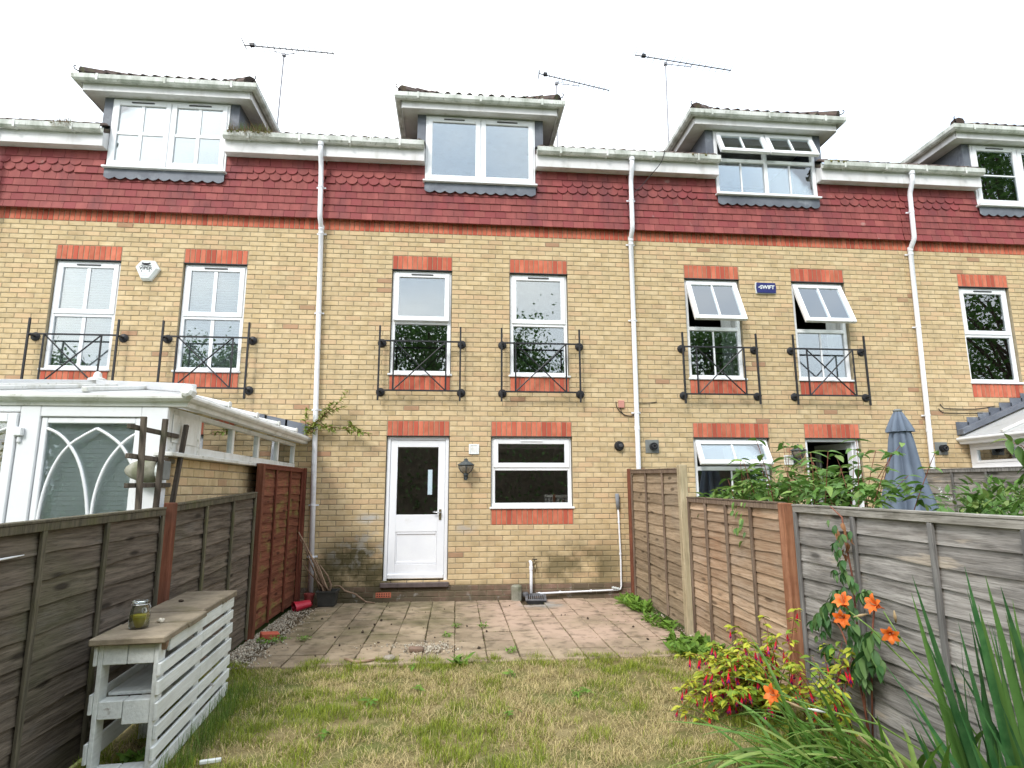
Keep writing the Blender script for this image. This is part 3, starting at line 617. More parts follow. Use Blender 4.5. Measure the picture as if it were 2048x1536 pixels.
    q = MB(); xm = (rx0+rx1)/2
    q.add([(rx0, ry, rz), (rx1, ry, rz), (xm, ry+hw, hz), (rx0, 2.0, rz), (rx1, 2.0, rz), (xm, 3.3, hz)], [(0, 1, 2), (0, 2, 5, 3), (1, 4, 5, 2), (0, 3, 4, 1), (3, 5, 4)]).build('dormer_roof', 'roof_tile', do)
    n = int((rx1-rx0)/.165)
    for i in range(2, n-2): put('roof_tile', RT, do, (rx0+.0825+(rx1-rx0-.165)*i/(n-1), ry-.02, rz+.022), (0, 0, rr(-.02, .02)))
    for s_, xc in ((1, rx0), (-1, rx1)):
        for t in range(3):
            d = Vector((s_*1, 1, .577)).normalized(); p0 = Vector((xc+s_*.06, ry+.0, rz+.02))+d*.33*t; p1 = p0+d*.36
            q = MB(); q.tube([p0, p1], [.105, .09], 10); q.build('hip_tile', 'roof_tile', do)
        q = MB(); p = Vector((xc+s_*.01, ry-.02, rz+.02)); q.tube([p+Vector((s_*.03, .02, .03)), p+Vector((-s_*.03, -.02, .05)), p+Vector((-s_*.045, -.03, .085)), p+Vector((-s_*.02, -.02, .11))], .009, 6); q.build('hip_iron', 'black_metal', do, smooth=True)
# blinds behind the left house's panes, curtains in the open house
H = HS[0]
for s in H['sash']:
    for i in range(40): MB().box(s+.06, s+.84, .140, .142, -.021, .021, Matrix.Translation((0, 0, 3.28+.039*i)) @ rotM((0, .141, 0), (R_(-20), 0, 0))).build('blind_slat', 'blind', H['o'])
MB().box(H['dorm'][0]+.05, H['dorm'][1]-.05, .01, .015, 6.33, 7.34).build('net_curtain', 'blind', H['o'])
for s in HS[2]['sash']:
    mb = MB(); pts = [(s+.63+.03*i, .17+.02*math.sin(i*2.1)) for i in range(9)]
    mb.add([(x, y, z) for z in (3.25, 4.80) for x, y in pts], [(i, i+1, 10+i, 9+i) for i in range(8)]); mb.build('curtain', 'curtain', HS[2]['o'], smooth=True)
mb = MB(); s = HS[3]['sash'][0]; pts = [(s+.70+.025*i, .17+.02*math.sin(i*2.1)) for i in range(8)]
mb.add([(x, y, z) for z in (3.25, 4.80) for x, y in pts], [(i, i+1, 9+i, 8+i) for i in range(7)]); mb.build('curtain', 'curtain', HS[3]['o'], smooth=True)
# downpipes
def downpipe(house, xt, xb, zend, lab):
    r = .037; mb = MB()
    f = lambda z: xt+(xb-xt)*(6.5-z)/6.4
    mb.tube([(xt, -.265, 6.74), (xt, -.265, 6.60), (xt, -.25, 6.55), (xt, -.185, 6.42), (xt, -.172, 6.36), (f(6.1), -.172, 6.1), (f(5.64), -.172, 5.64), (f(5.58), -.162, 5.58), (f(5.47), -.08, 5.47), (f(5.44), -.062, 5.44), (f(4), -.062, 4), (f(2), -.062, 2), (f(zend), -.062, zend)], r, 12)
    dp = mb.build('downpipe', 'pipe_white', house, smooth=True, label=lab)
    MB().lathe([(.046, 0), (.046, .05)], (xt, -.265, 6.69), 12).build('gutter_outlet', 'pipe_white', dp)
    for z, y in ((6.05, -.172), (5.35, -.062), (4.1, -.062), (2.65, -.062), (1.3, -.062), (.6, -.062)):
        if z < zend: continue
        b = MB(); b.lathe([(.042, 0), (.042, .028)], (f(z), y, z), 12); b.box(f(z)-.07, f(z)+.07, y+.038, y+.05, z+.003, z+.025); b.build('pipe_bracket', 'pipe_white', dp)
    for z in (5.42, 2.4): MB().lathe([(.0425, 0), (.0425, .06)], (f(z), -.062, z), 12).build('pipe_socket', 'pipe_white', dp)
downpipe(HS[1]['o'], -1.11, -.955, .14, 'white downpipe beside the red-brown fence panel')
downpipe(HS[2]['o'], 3.735, 3.70, .1, 'white downpipe above the tan fence panel')
downpipe(HS[3]['o'], 8.52, 8.375, .1, 'white downpipe behind the folded parasol')
downpipe(HS[0]['o'], -5.76, -5.70, .1, None)
# ================================================================ BALCONY RAILINGS
RG = 'black balcony railings on the first floor'
RLAB = ['black cross-braced balcony railing at the left house window behind the conservatory ridge', 'black cross-braced balcony railing at the left house window nearer the downpipe',
        'black cross-braced balcony railing directly above the white back door', 'black cross-braced balcony railing above the wide kitchen window and lantern gap',
        'black cross-braced balcony railing at the open window nearer the tan fence', 'black cross-braced balcony railing at the open window above the open back door']
def railing(s, lab):
    xa, xb, y = s-.14, s+1.045, -.13; o = thing('balcony_railing', lab, 'railing', (s+.45, y, 2.8), RG); zt, zb = 3.69, 2.95; ia, ib = s+.07, s+.835; h = .0115
    for x in (xa, xb): MB().bbox(x-.013, x+.013, y-.013, y+.013, 2.80, 3.92, .002).build('upright', 'black_metal', o)
    for z in (zt, zb): MB().bbox(xa+.0135, xb-.0135, y-h, y+h, z-h, z+h, .002).build('rail', 'black_metal', o)
    for x in (ia, ib): MB().bbox(x-h, x+h, y-.007, y+.007, zb+.0118, zt-.0118, .002).build('inner_bar', 'black_metal', o)
    MB().tube([(ia+.01, y-.004, zb+.012), (ib-.01, y-.004, zt-.012)], .0105, 6).build('brace', 'black_metal', o); MB().tube([(ia+.01, y+.012, zt-.012), (ib-.01, y+.012, zb+.012)], .0105, 6).build('brace', 'black_metal', o)
    for x in (xa, xb):
        for z in (zt, zb):
            m_ = MB(); e = .035 if x == xa else -.0
            m_.lathe([(.064, 0), (.064, .012), (.052, .024), (.02, .03), (.016, .03), (.016, .115)], (x+.02, -.0005, z-.01), 18, Matrix.Rotation(R_(90), 4, 'X')); m_.build('wall_mount', 'black_metal', o, smooth=False)
n = 0
for hi in (0, 1, 2):
    for s in HS[hi]['sash']: railing(s, RLAB[n]); n += 1

# ================================================================ WALL FITTINGS
def alarm_left():
    o = thing('alarm_box', 'white hexagonal alarm box with black snake emblem between blinded windows', 'alarm box', (-3.50, 0, 4.50))
    c = onY(298, 543, 0); cx, cz = c.x, c.z
    P = [(-.09, .15), (.09, .15), (.168, .025), (.06, -.15), (-.07, -.15), (-.168, .045)]; mb = MB(); sc = .84
    vs = [(cx+x, -.001, cz+z) for x, z in P] + [(cx+x, -.045, cz+z) for x, z in P] + [(cx-.012+x*sc, -.075, cz+z*sc+.004) for x, z in P]
    mb.add(vs, [(i+6*k, i+6*k+6, (i+1) % 6+6*k+6, (i+1) % 6+6*k) for k in (0, 1) for i in range(6)] + [tuple(range(12, 18))]); mb.build('case', 'alarm_white', o)
    y = -.0775; cx -= .012
    put('lettering', text_mesh('VIPER', .072, bold=.0006), o, (cx, y, cz+.022), (R_(90), 0, 0), 'logo_black')
    em = MB()
    em.prism([(-.075, .068), (-.08, .062), (.08, .062), (.075, .068), (.045, .078), (.02, .082), (-.02, .082), (-.045, .078)][::-1], y, y+.002, Matrix.Translation((cx, 0, cz)))
    em.prism([(-.06, .088), (-.028, .083), (.028, .083), (.06, .088), (.066, .105), (.05, .112), (.03, .104), (-.03, .104), (-.05, .112), (-.066, .105)][::-1], y, y+.002, Matrix.Translation((cx, 0, cz)))
    for s in (-1, 1): em.prism([(s*.062, -.012), (s*.048, -.012), (s*.050, -.045)][::s], y, y+.002, Matrix.Translation((cx, 0, cz)))
    em.build('emblem', 'logo_black', o)
    for z, ws in ((-.062, 6), (-.085, 7)):
        q = MB()
        for i in range(ws): x = cx-.045+.09*i/(ws-1); q.box(x-.004, x+.004, y, y+.002, cz+z-.005, cz+z+.005)
        q.build('small_print', 'logo_grey', o, kind='stuff')
alarm_left()
def alarm_right():
    c = onY(1533, 574.5, -.05); cx, cz = c.x, c.z
    o = thing('alarm_box', 'dark blue alarm box with white lettering between the open windows', 'alarm box', (cx, 0, cz-.1))
    mb = MB(); P = [(-.155, .078), (.155, .078), (.165, 0), (.155, -.088), (.13, -.092), (-.13, -.092), (-.155, -.088), (-.165, 0)]; P = P[::-1]
    mb.prism([(cx+x, cz+z) for x, z in P], -.045, -.001); mb.build('case', 'alarm_blue', o)
    q = MB(); q.prism([(cx+x*1.06, cz+z*1.09) for x, z in P], -.028, -.0012); q.build('back_plate', 'alarm_white', o)
    put('lettering', text_mesh('SWIFT', .085, bold=.002, shear=.1), o, (cx+.012, -.0465, cz), (R_(90), 0, 0), 'alarm_white')
    q = MB(); q.box(cx-.135, cx-.105, -.0475, -.0455, cz-.006, cz+.004); q.box(cx-.118, cx-.112, -.0475, -.0455, cz+.005, cz+.02); q.build('emblem', 'alarm_white', o)
alarm_right()
def lantern(u, v, lab):
    c = onY(u, v, -.14); x, z = c.x, c.z; o = thing('wall_lantern', lab, 'lantern', (x, -.14, z-.2)); y = -.14
    MB().lathe([(.012, .0), (.019, .012), (.010, .03), (.02, .045), (.012, .06), (.034, .068), (.036, .1)], (x, y, z-.19), 14).build('finial', 'lamp_iron', o, smooth=True)
    MB().lathe([(.034, 0), (.07, .03), (.092, .075), (.098, .115)], (x, y, z-.09), 18).build('glass_bowl', 'lamp_glass', o, smooth=True)
    MB().lathe([(.125, 0), (.122, .008), (.07, .04), (.03, .065), (.028, .085), (.012, .09), (.01, .1)], (x, y, z+.026), 8).build('hood', 'lamp_iron', o)
    for a in (0, 90, 180, 270):
        q = MB(); d = Vector((math.cos(R_(a)), math.sin(R_(a)), 0)); p = Vector((x, y, z)); q.tube([p+d*.038+Vector((0, 0, -.09)), p+d*.078+Vector((0, 0, -.058)), p+d*.101+Vector((0, 0, -.012)), p+d*.106+Vector((0, 0, .026))], .0075, 6); q.build('rib', 'lamp_iron', o)
    q = MB(); q.tube([(x, y, z-.115), (x, -.06, z-.14), (x, -.012, z-.11)], .011, 8); q.box(x-.03, x+.03, -.012, -.0005, z-.17, z-.05); q.build('bracket', 'lamp_iron', o)
lantern(932, 934, 'old iron wall lantern with smoky bowl beside the white back door')
lantern(1597, 905, 'dark wall lantern beside the open back door, half behind leaves')
def vent(u, v, lab):
    c = onY(u, v, 0); x, z = c.x, c.z; o = thing('wall_vent', lab, 'vent', (x, 0, z-.08)); mb = frame4(MB(), x-.075, x+.075, z-.075, z+.075, .026, -.018, -.0005); mb.build('frame', 'alarm_white', o)
    MB().box(x-.05, x+.05, -.003, -.0006, z-.05, z+.05).build('back', 'vent_dark', o)
    for i in range(6): MB().box(x-.049, x+.049, -.012, -.009, -.0085, .0085, Matrix.Translation((0, 0, z-.041+.0165*i)) @ Matrix.Rotation(R_(-12), 4, 'X')).build('louvre', 'old_upvc', o)
vent(948, 898.5, 'small white louvred wall vent above the iron lantern'); vent(1577, 920, 'small white louvred wall vent beside the open kitchen window')
def outlet():
    c = onY(1238, 892, 0); o = thing('boiler_flue', 'round black flue cap on the brick wall beside the downpipe', 'flue', (c.x, 0, c.z-.07))
    Mx = Matrix.Rotation(R_(90), 4, 'X')
    MB().lathe([(.075, 0), (.075, .012), (.06, .03), (.058, .06)], (c.x, -.0005, c.z), 20, Mx).build('collar', 'black_metal', o); MB().lathe([(.03, 0), (.03, .025), (.018, .03)], (c.x+.008, -.061, c.z), 12, Mx).build('nozzle', 'vent_dark', o)
outlet()
def flue(u, v, lab):
    c = onY(u, v, 0); x, z = c.x, c.z; o = thing('boiler_flue', lab, 'flue', (x, 0, z-.1)); Mx = Matrix.Rotation(R_(90), 4, 'X')
    MB().bbox(x-.105, x+.105, -.012, -.0005, z-.1, z+.1, .003).build('plate', 'flue_grey', o)
    MB().lathe([(.055, 0), (.055, .07), (.042, .07), (.042, .02)], (x+.01, -.0125, z), 20, Mx, cap=False).build('outer_tube', 'black_metal', o); MB().lathe([(.03, 0), (.03, .085), (.022, .085), (.022, .02)], (x+.01, -.013, z), 16, Mx, cap=False).build('inner_tube', 'vent_dark', o)
    for i in range(3): q = MB(); q.box(x-.04, x+.06, -.084, -.08, -.004, .004, Matrix.Translation((0, 0, z-.03+.03*i))); q.build('guard_bar', 'black_metal', o)
flue(1304, 893, 'square grey flue plate with dark pipe just right of the downpipe, over the tan fence'); flue(1882, 897, 'square grey flue plate with dark pipe beside the conservatory with lead flashing')
c = onY(1242, 809, 0); jb = thing('junction_box', 'pink plastic cable box with black wires on the brick wall', 'cable box', (c.x, 0, c.z-.05))
MB().bbox(c.x-.045, c.x+.045, -.035, -.0005, c.z-.055, c.z+.06, .006).build('cover', 'pink_plastic', jb)
def cable(parent, pts, r=.006, mt='black_metal', name='cable', **k):
    P = [Vector(p) for p in pts]; out = []
    for i in range(len(P)-1):
        a, b, c2, d = P[max(i-1, 0)], P[i], P[i+1], P[min(i+2, len(P)-1)]
        for t in np.linspace(0, 1, 5)[:-1]: out.append(.5*((2*b)+(-a+c2)*t+(2*a-5*b+4*c2-d)*t*t+(-a+3*b-3*c2+d)*t**3))
    out.append(P[-1]); q = MB(); q.tube(out, r, 6); return q.build(name, mt, parent, smooth=True, **k)
cable(jb, [onY(1232, 803, -.012), onY(1234, 815, -.014), onY(1246, 828, -.014), onY(1262, 832, -.012), onY(1270, 828, -.01)]); cable(jb, [onY(1241, 815, -.02), onY(1243, 824, -.02), onY(1250, 831, -.016)])
cable(None, [onY(1277, 806, -.012), onY(1295, 806, -.012), onY(1314, 804, -.01)], .006, name='wall_cable', label='short black cable pinned to bricks right of the downpipe', cat='cable')
cable(None, [onY(1880, 808, -.012), onY(1886, 815, -.012), onY(1895, 817, -.012), onY(1950, 818, -.012), onY(1990, 812, -.01)], .006, name='wall_cable', label='upper black cable looping along bricks to the lead flashing', cat='cable')
cable(None, [onY(1877, 817, -.012), onY(1884, 824, -.012), onY(1900, 826, -.012), onY(1965, 826, -.01)], .006, name='wall_cable', label='lower black cable running along bricks to the lead flashing', cat='cable')
cable(None, [onY(1330, 300, -.33), onY(1322, 325, -.30), onY(1300, 352, -.19), onY(1280, 375, -.16), onY(1266, 385, -.15)], .006, name='aerial_cable', label='thin black aerial cable hanging from gutter onto the hung tiles', cat='cable')
# waste pipe, tap, condensate pipe, drain, block
wp = thing('waste_pipe', 'short white bent waste pipe running down into the drain', 'pipe', (2.085, -.06, .03))
MB().tube([(2.075, .02, .50), (2.082, -.03, .505), (2.085, -.055, .495), (2.085, -.065, .47), (2.085, -.065, .25), (2.085, -.068, .03)], .022, 12).build('pipe', 'pipe_white', wp, smooth=True)
MB().lathe([(.027, 0), (.027, .05)], (2.085, -.065, .40), 12).build('socket', 'pipe_white', wp)
tp = thing('garden_tap', 'weathered brass outdoor tap on the brick wall above the drain', 'tap', (2.14, -.06, .38))
q = MB(); q.tube([(2.145, .01, .47), (2.145, -.05, .47), (2.145, -.075, .455), (2.145, -.08, .40), (2.145, -.082, .375)], [.012, .014, .014, .012, .011], 10); q.build('spout', 'brass', tp, smooth=True)
q = MB(); q.lathe([(.014, 0), (.016, .02), (.008, .03), (.008, .06)], (2.14, -.045, .475), 10); q.build('valve', 'brass', tp); q = MB(); q.box(2.105, 2.175, -.051, -.039, .533, .545); q.build('lever', 'black_metal', tp)
q = MB(); q.lathe([(.02, 0), (.02, .008)], (2.145, .0, .47), 12, Matrix.Rotation(R_(90), 4, 'X')); q.build('flange', 'brass', tp)
cp = thing('condensate_pipe', 'thin white pipe with grey foam sleeve running along the wall foot', 'pipe', (3.38, -.03, .08))
q = MB(); q.tube([(3.385, -.035, 1.27), (3.392, -.035, 1.0), (3.40, -.035, .5), (3.395, -.035, .15), (3.38, -.035, .11), (3.35, -.035, .10), (2.7, -.04, .085), (2.16, -.07, .075)], .0125, 10); q.build('pipe', 'pipe_white', cp, smooth=True)
q = MB(); q.tube([(3.375, -.036, 1.46), (3.38, -.036, 1.36), (3.385, -.036, 1.24)], [.029, .03, .028], 12); q.build('foam_sleeve', 'grey_foam', cp, smooth=True)
for p, ax in (((3.39, -.035, 1.05), 0), ((3.397, -.035, .6), 0), ((2.5, -.045, .085), 1), ((2.95, -.039, .093), 1), ((2.2, -.066, .076), 1)):
    q = MB(); q.lathe([(.018, -.014), (.018, .014)], p, 10, Matrix.Rotation(R_(90), 4, 'Y') if ax else None); q.build('clip', 'pipe_white', cp)
for i in range(3): q = MB(); q.lathe([(.016, -.014), (.016, .014)], (3.27+.035*i, -.055+.006*i, .135-.008*i), 10, Euler((R_(70), .3*i, .4)).to_matrix().to_4x4()); q.build('fitting', 'alarm_white', cp)
ga = thing('drain_gully', 'grey plastic drain grating at the foot of the wall', 'drain', (2.13, -.22, .0)); Mg = rotM((2.13, -.22, .04), (R_(7), 0, R_(-6)))
q = frame4(MB(), 1.985, 2.275, -.01, .25, .022, -.012, .012); q.v = [Mg @ Vector((x, -.34+z, .045+y)) for x, y, z in q.v]; q.build('rim', 'grate_grey', ga)
for i in range(9): x = 2.015+.0285*i; MB().box(x-.006, x+.006, -.326, -.115, .037, .053, Mg).build('bar', 'grate_grey', ga)
q = MB(); q.box(2.0, 2.26, -.34, -.1, -.02, .015); q.build('well', 'drain_dark', ga)
q = MB(); q.lathe([(.04, 0), (.045, .03), (.04, .05)], (2.0, -.10, .05), 8); q.box(2.06, 2.2, -.13, -.09, .05, .085); q.build('clamp', 'grate_grey', ga, kind='stuff')
q = MB(); q.lathe([(.075, 0), (.075, .185), (.062, .2), (.05, .205)], (1.87, -.12, 0), 9); q.build('concrete_pier', 'concrete', label='stubby mossy concrete pier standing beside the drain', cat='pier')
ab = thing('air_brick', 'red perforated air brick low in the wall left of the door', 'air brick', (.02, 0, .045)); MB().bbox(-.085, .125, -.004, .05, .045, .115, .003).build('body', 'red_brick', ab)
for r in range(2):
    for i in range(6): MB().box(-.07+.032*i, -.055+.032*i, -.0055, -.0035, .06+.028*r, .075+.028*r).build('hole', 'drain_dark', ab)

# ================================================================ TV AERIALS
def aerial(m0, m1, b0, b1, y, lab, ne=15, zroof=None):
    p0, p1 = onY(*m0, y), onY(*m1, y); q0, q1 = onY(*b0, y), onY(*b1, y); o = thing('tv_aerial', lab, 'aerial', (p0.x, y, zroof or p0.z), 'rooftop aerials')
    base = Vector((p0.x+(p0.x-p1.x)*.15, y, zroof)) if zroof else p0
    MB().tube([base, p1], .014, 8).build('mast', 'aerial_metal', o); MB().tube([q0, q1], .012, 6).build('boom', 'aerial_metal', o)
    d = q1-q0; t = d.normalized(); mid = p1
    q = MB(); a, b = q0+d*.33, q0+d*.58; q.tube([a, a+Vector((.0, 0, -.07)), mid+(a-mid)*.55+Vector((0, 0, -.02)), mid, mid+(b-mid)*.7+Vector((0, 0, -.04)), b+Vector((0, 0, -.06)), b], .009, 6); q.build('cradle', 'aerial_metal', o)
    q = MB(); q.bbox(-.04, .04, -.03, .03, -.02, .05, .01, Matrix.Translation(q0+d*.09)); q.build('dipole_box', 'black_metal', o)
    for i in range(ne):
        c = q0+d*(.005+.985*i/(ne-1)); L = .16-.05*i/ne
        q = MB(); q.tube([c+Vector((0, -L, .0)), c+Vector((0, L, 0))], .0062, 5); q.build('element', 'aerial_metal', o)
    for k in (-1, 1):
        q = MB(); q.tube([q0+Vector((-.01, -.16, k*.05)), q0+Vector((-.01, .16, k*.05))], .006, 5); q.build('reflector', 'aerial_metal', o)
    q = MB(); q.bbox(-.03, .03, -.03, .03, -.03, .03, .005, Matrix.Translation(p1)); q.build('clamp', 'aerial_metal', o)
aerial((555, 240), (568, 110), (488, 90), (668, 107), 1.0, 'tall rooftop aerial rising beside the dormer with the weedy gutter', 16, 7.5)
aerial((1113, 195), (1113, 167), (1078, 147), (1219, 181), 1.6, 'short rooftop aerial behind the dormer with two plain panes', 15, 7.86)
aerial((1338, 298), (1331, 128), (1270, 110), (1462, 141), 1.0, 'tall rooftop aerial beside the dormer with open windows', 16, 7.5)

# ================================================================ FENCES
def fence_panel(lab, s, xf, y0, y1, z0, zt0, zt1, bm, tm, bats, capm, gauge=.118, grp=None, rail=True):
    o = thing('lap_fence', lab, 'fence', (xf, (y0+y1)/2, z0), grp); L = y0-y1; nb = int((zt0-z0-.03)/gauge); gauge = (zt0-z0-.03)/nb; sl = (zt1-zt0)/L; ns = 14
    for j in range(nb):
        ph = rr(0, 99); am = rr(.010, .026)*(1.5 if bm == 'fence_red' else 1); vs = []; mb = MB(); th = .007
        for i in range(ns+1):
            y = y0-.012-(L-.024)*i/ns; dz = sl*(y0-y)
            wv = am*mnoise.noise(Vector((y*2.3, ph, 0)))+.004*mnoise.noise(Vector((y*9, ph, 3))); bo = .005*mnoise.noise(Vector((y*3, ph, 7)))
            zb = z0+gauge*j+wv+dz; ztp = min(z0+gauge*(j+1)+.028+dz, zt0+dz-.01); zmid = zb+.5*(ztp-zb)
            for xo in (0, th): vs += [(xf+s*(.002+bo)-s*xo, y, zb), (xf-s*.006-s*xo+s*bo*.6, y, zmid), (xf-s*.013-s*xo, y, ztp)]
        F = []
        for i in range(ns):
            a, b = i*6, i*6+6
            F += [(a, b, b+1, a+1), (a+1, b+1, b+2, a+2), (a+4, b+4, b+3, a+3), (a+5, b+5, b+4, a+4), (a+3, b+3, b, a), (a+2, b+2, b+5, a+5)]
        F += [(0, 1, 4, 3), (1, 2, 5, 4)]; e = ns*6; F += [(e+3, e+4, e+1, e), (e+4, e+5, e+2, e+1)]
        if s < 0: F = [f[::-1] for f in F]
        mb.add(vs, F).build('fence_board', bm, o)
    for t in bats:
        y = y0-L*t; zt = zt0+sl*(y0-y); MB().bbox(min(xf+s*.004, xf+s*.024), max(xf+s*.004, xf+s*.024), y-.017, y+.017, z0-.01, zt-.046, .003).build('batten', tm, o)
    if rail:
        M = Matrix.Translation((0, y0, zt0)) @ Matrix.Rotation(-math.atan(sl), 4, 'X'); Lr = math.hypot(L, sl*L)
        MB().bbox(min(xf+s*.005, xf+s*.023), max(xf+s*.005, xf+s*.023), -Lr+.004, -.004, -.045, -.002, .003, M).build('top_rail', tm if capm != 'cap_pale' else 'cap_pale', o)
        MB().bbox(min(xf+s*.027, xf-s*.03), max(xf+s*.027, xf-s*.03), -Lr+.002, -.002, -.0015, .014, .003, M).build('capping', capm, o)
    return o
def post(name, lab, x, y, z1, mt, w=.075, rot=0):
    mb = MB(); mb.bbox(-w/2, w/2, -w/2, w/2, -.05, z1, .006); mb.v = [tuple(Euler((0, 0, rot)).to_matrix() @ Vector(p)+Vector((x, y, 0))) for p in mb.v]
    return mb.build(name, mt, label=lab, cat='fence post', group='garden fence posts')
B4 = (.012, .25, .5, .75, .988)
fence_panel('red-brown stained lap fence panel with green algae beside the downpipe', 1, -1.15, -.12, -1.98, .03, 1.81, 1.80, 'fence_red', 'batten_red', (.012, .33, .66, .988), 'post_red', grp='lap fence panels', gauge=.098)
fence_panel('dark weathered lap fence panel between two red posts behind the pallet bench', 1, -1.12, -2.14, -4.03, .03, 1.49, 1.405, 'fence_dark', 'batten_dark', (.012, .34, .67, .988), 'batten_dark', grp='lap fence panels')
fence_panel('dark weathered lap fence panel in front of the gothic window', 1, -1.12, -4.17, -6.02, .03, 1.385, 1.345, 'fence_dark', 'batten_dark', (.012, .39, .70, .988), 'batten_dark', grp='lap fence panels', gauge=.125)
fence_panel('tan lap fence panel against the house wall, with knotty boards', -1, 3.58, -.13, -2.14, .04, 1.795, 1.745, 'fence_tan', 'batten_brown', (.012, .34, .67, .988), 'batten_brown', grp='lap fence panels', gauge=.125)
fence_panel('orange-brown lap fence panel behind the yellow fuchsia', -1, 3.56, -2.33, -4.27, .03, 1.425, 1.40, 'fence_orange', 'batten_brown', (.012, .24, .48, .73, .988), 'batten_brown', grp='lap fence panels', gauge=.09)
fence_panel('silver-grey weathered lap fence panel with creeper, behind the lilies', -1, 3.56, -4.43, -6.33, .03, 1.39, 1.375, 'fence_grey', 'batten_grey', (.012, .36, .70, .988), 'cap_pale', grp='lap fence panels', gauge=.115)
post('fence_post', 'tall reddish fence post between stained and dark panels', -1.10, -2.06, 1.80, 'post_red'); post('fence_post', 'reddish fence post between the two dark panels by the trellis', -1.10, -4.10, 1.43, 'post_red', .07)
post('fence_post', 'dark post where the stained panel meets the house wall', -1.13, -.075, 1.83, 'batten_red', .07)
post('fence_post', 'pale tall fence post between tan and orange panels', 3.535, -2.24, 1.79, 'post_light', .09); post('fence_post', 'brown fence post between orange and silver-grey panels', 3.53, -4.355, 1.41, 'post_brown', .085)
post('fence_post', 'thin dark red fence post against the house wall', 3.56, -.085, 1.82, 'post_red', .06)
fence_panel('grey lap fence panel against the house wall, past the parasol', -1, 8.22, -.1, -1.9, .03, 1.80, 1.78, 'fence_grey', 'batten_grey', (.012, .3, .62, .988), 'batten_grey', grp='lap fence panels', gauge=.15)
fence_panel('grey lap fence panel beyond the flowering bush', -1, 8.22, -1.98, -3.8, .03, 1.77, 1.75, 'fence_grey', 'batten_grey', (.012, .3, .62, .988), 'batten_grey', grp='lap fence panels', gauge=.15)
fence_panel('dark weathered lap fence panel past the pallet bench', 1, -1.12, -6.17, -8.0, .03, 1.345, 1.34, 'fence_dark', 'batten_dark', (.012, .34, .67, .988), 'batten_dark', grp='lap fence panels', gauge=.125)
fence_panel('silver-grey weathered lap fence panel beyond the iris clump', -1, 3.56, -6.49, -8.35, .03, 1.375, 1.37, 'fence_grey', 'batten_grey', (.012, .36, .70, .988), 'cap_pale', grp='lap fence panels', gauge=.115)
post('fence_post', 'reddish fence post beside the near end of the pallet bench', -1.10, -6.095, 1.37, 'post_red', .07); post('fence_post', 'brown fence post beside the iris clump', 3.53, -6.41, 1.40, 'post_brown', .085)
a, b = onX(-14, 1122, -1.108), onX(48, 1110, -1.108); q = MB(); q.tube([a, a.lerp(b, .6), b], [.006, .005, .002], 6); q.build('plastic_strip', 'upvc', label='thin white strip caught between boards of the dark fence', cat='strip')
# ================================================================ CONSERVATORY (left)
co = thing('conservatory', 'white conservatory with gothic tracery, blinds and hipped roof over the dark fence', 'conservatory', (-3.3, -2, 0))
SX, FY = -1.27, -3.9
MB().box(SX-.2, SX-.007, FY+.001, -.001, -.1, 1.78).build('dwarf_wall', 'mortar', co)
SB = brick_mesh(.215, .065); SBm = MB().add([(-y, x, z) for x, y, z in SB.v], SB.f).mesh('brick', ('brick',))
for c in range(12):
    z = 1.78-.0375-.075*c; k = 0; y = FY+.11+(.1125 if c % 2 else 0)
    while y < -.1: put('brick', SBm, co, (SX, y, z)); y += .225
rs_ = MB()
for c in range(12):
    z = 1.78-.0375-.075*c
    if c % 2: rs_.box(SX-.05, SX, FY+.002, FY+.106, z-.0325, z+.0325)
rs_.build('brickwork', 'brick', co, kind='stuff')
MB().bbox(SX-.06, SX+.085, FY-.06, -.005, 1.782, 1.815, .005).build('side_sill', 'old_upvc', co)
ys = [-3.32, -2.50, -1.70, -.92, -.15]
mb = MB(); z0, z1 = 1.816, 2.17
mb.bbox(SX-.055, SX+.01, FY+.002, ys[0]-.03, z0, z1, .004); mb.bbox(SX-.055, SX+.012, ys[0]-.03, ys[-1]+.05, z0, z0+.07, .004); mb.bbox(SX-.055, SX+.012, ys[0]-.03, ys[-1]+.05, z1-.04, z1, .004)
for y in ys: mb.bbox(SX-.055, SX+.011, y-.028, y+.028, z0+.071, z1-.041, .004)
sw = mb.build('side_window', 'old_upvc', co)
for a, b in zip(ys[:-1], ys[1:]): MB().box(SX-.02, SX-.014, a+.026, b-.026, z0+.068, z1-.038).build('pane', 'glass', sw)
MB().bbox(SX+.013, SX+.018, FY+.05, ys[0]-.08, z0+.08, z1-.05, .002).build('corner_panel', 'old_upvc', co)
# front frames
fx = lambda u, v=900: onY(u, v, FY).x
xa, xb = fx(78), fx(292)
mb = MB(); zt = 2.17
mb.bbox(xb-.045, SX+.008, FY-.03, FY+.05, .02, zt, .005); mb.bbox(fx(36), xa-.005, FY-.03, FY+.05, .02, zt, .005); mb.bbox(xa-.004, xb-.0455, FY-.029, FY+.05, 2.085, zt, .005); mb.bbox(-5.2, fx(36)-.001, FY-.029, FY+.05, 2.12, zt, .005)
ff = mb.build('front_frame', 'upvc', co)
mb = frame4(MB(), xa, xb-.047, .10, 2.08, .045, FY-.015, FY+.045); mb.build('front_sash', 'upvc', ff); MB().box(xa+.04, xb-.09, FY+.005, FY+.011, .14, 2.04).build('pane', 'dark_glass', ff)
mb = frame4(MB(), fx(-240), fx(34), .10, 2.11, .07, FY-.045, FY+.035); mb.build('front_door', 'upvc', ff); MB().box(fx(-240)+.065, fx(34)-.065, FY-.005, FY+.001, .16, 2.05).build('pane', 'dark_glass', ff)
MB().bbox(fx(33), fx(50), FY-.065, FY-.031, 1.93, 2.0, .008).build('hinge', 'upvc', ff)
MB().bbox(fx(38), fx(46), FY-.05, FY-.0305, 1.88, 1.93, .008).build('hinge', 'upvc', ff)
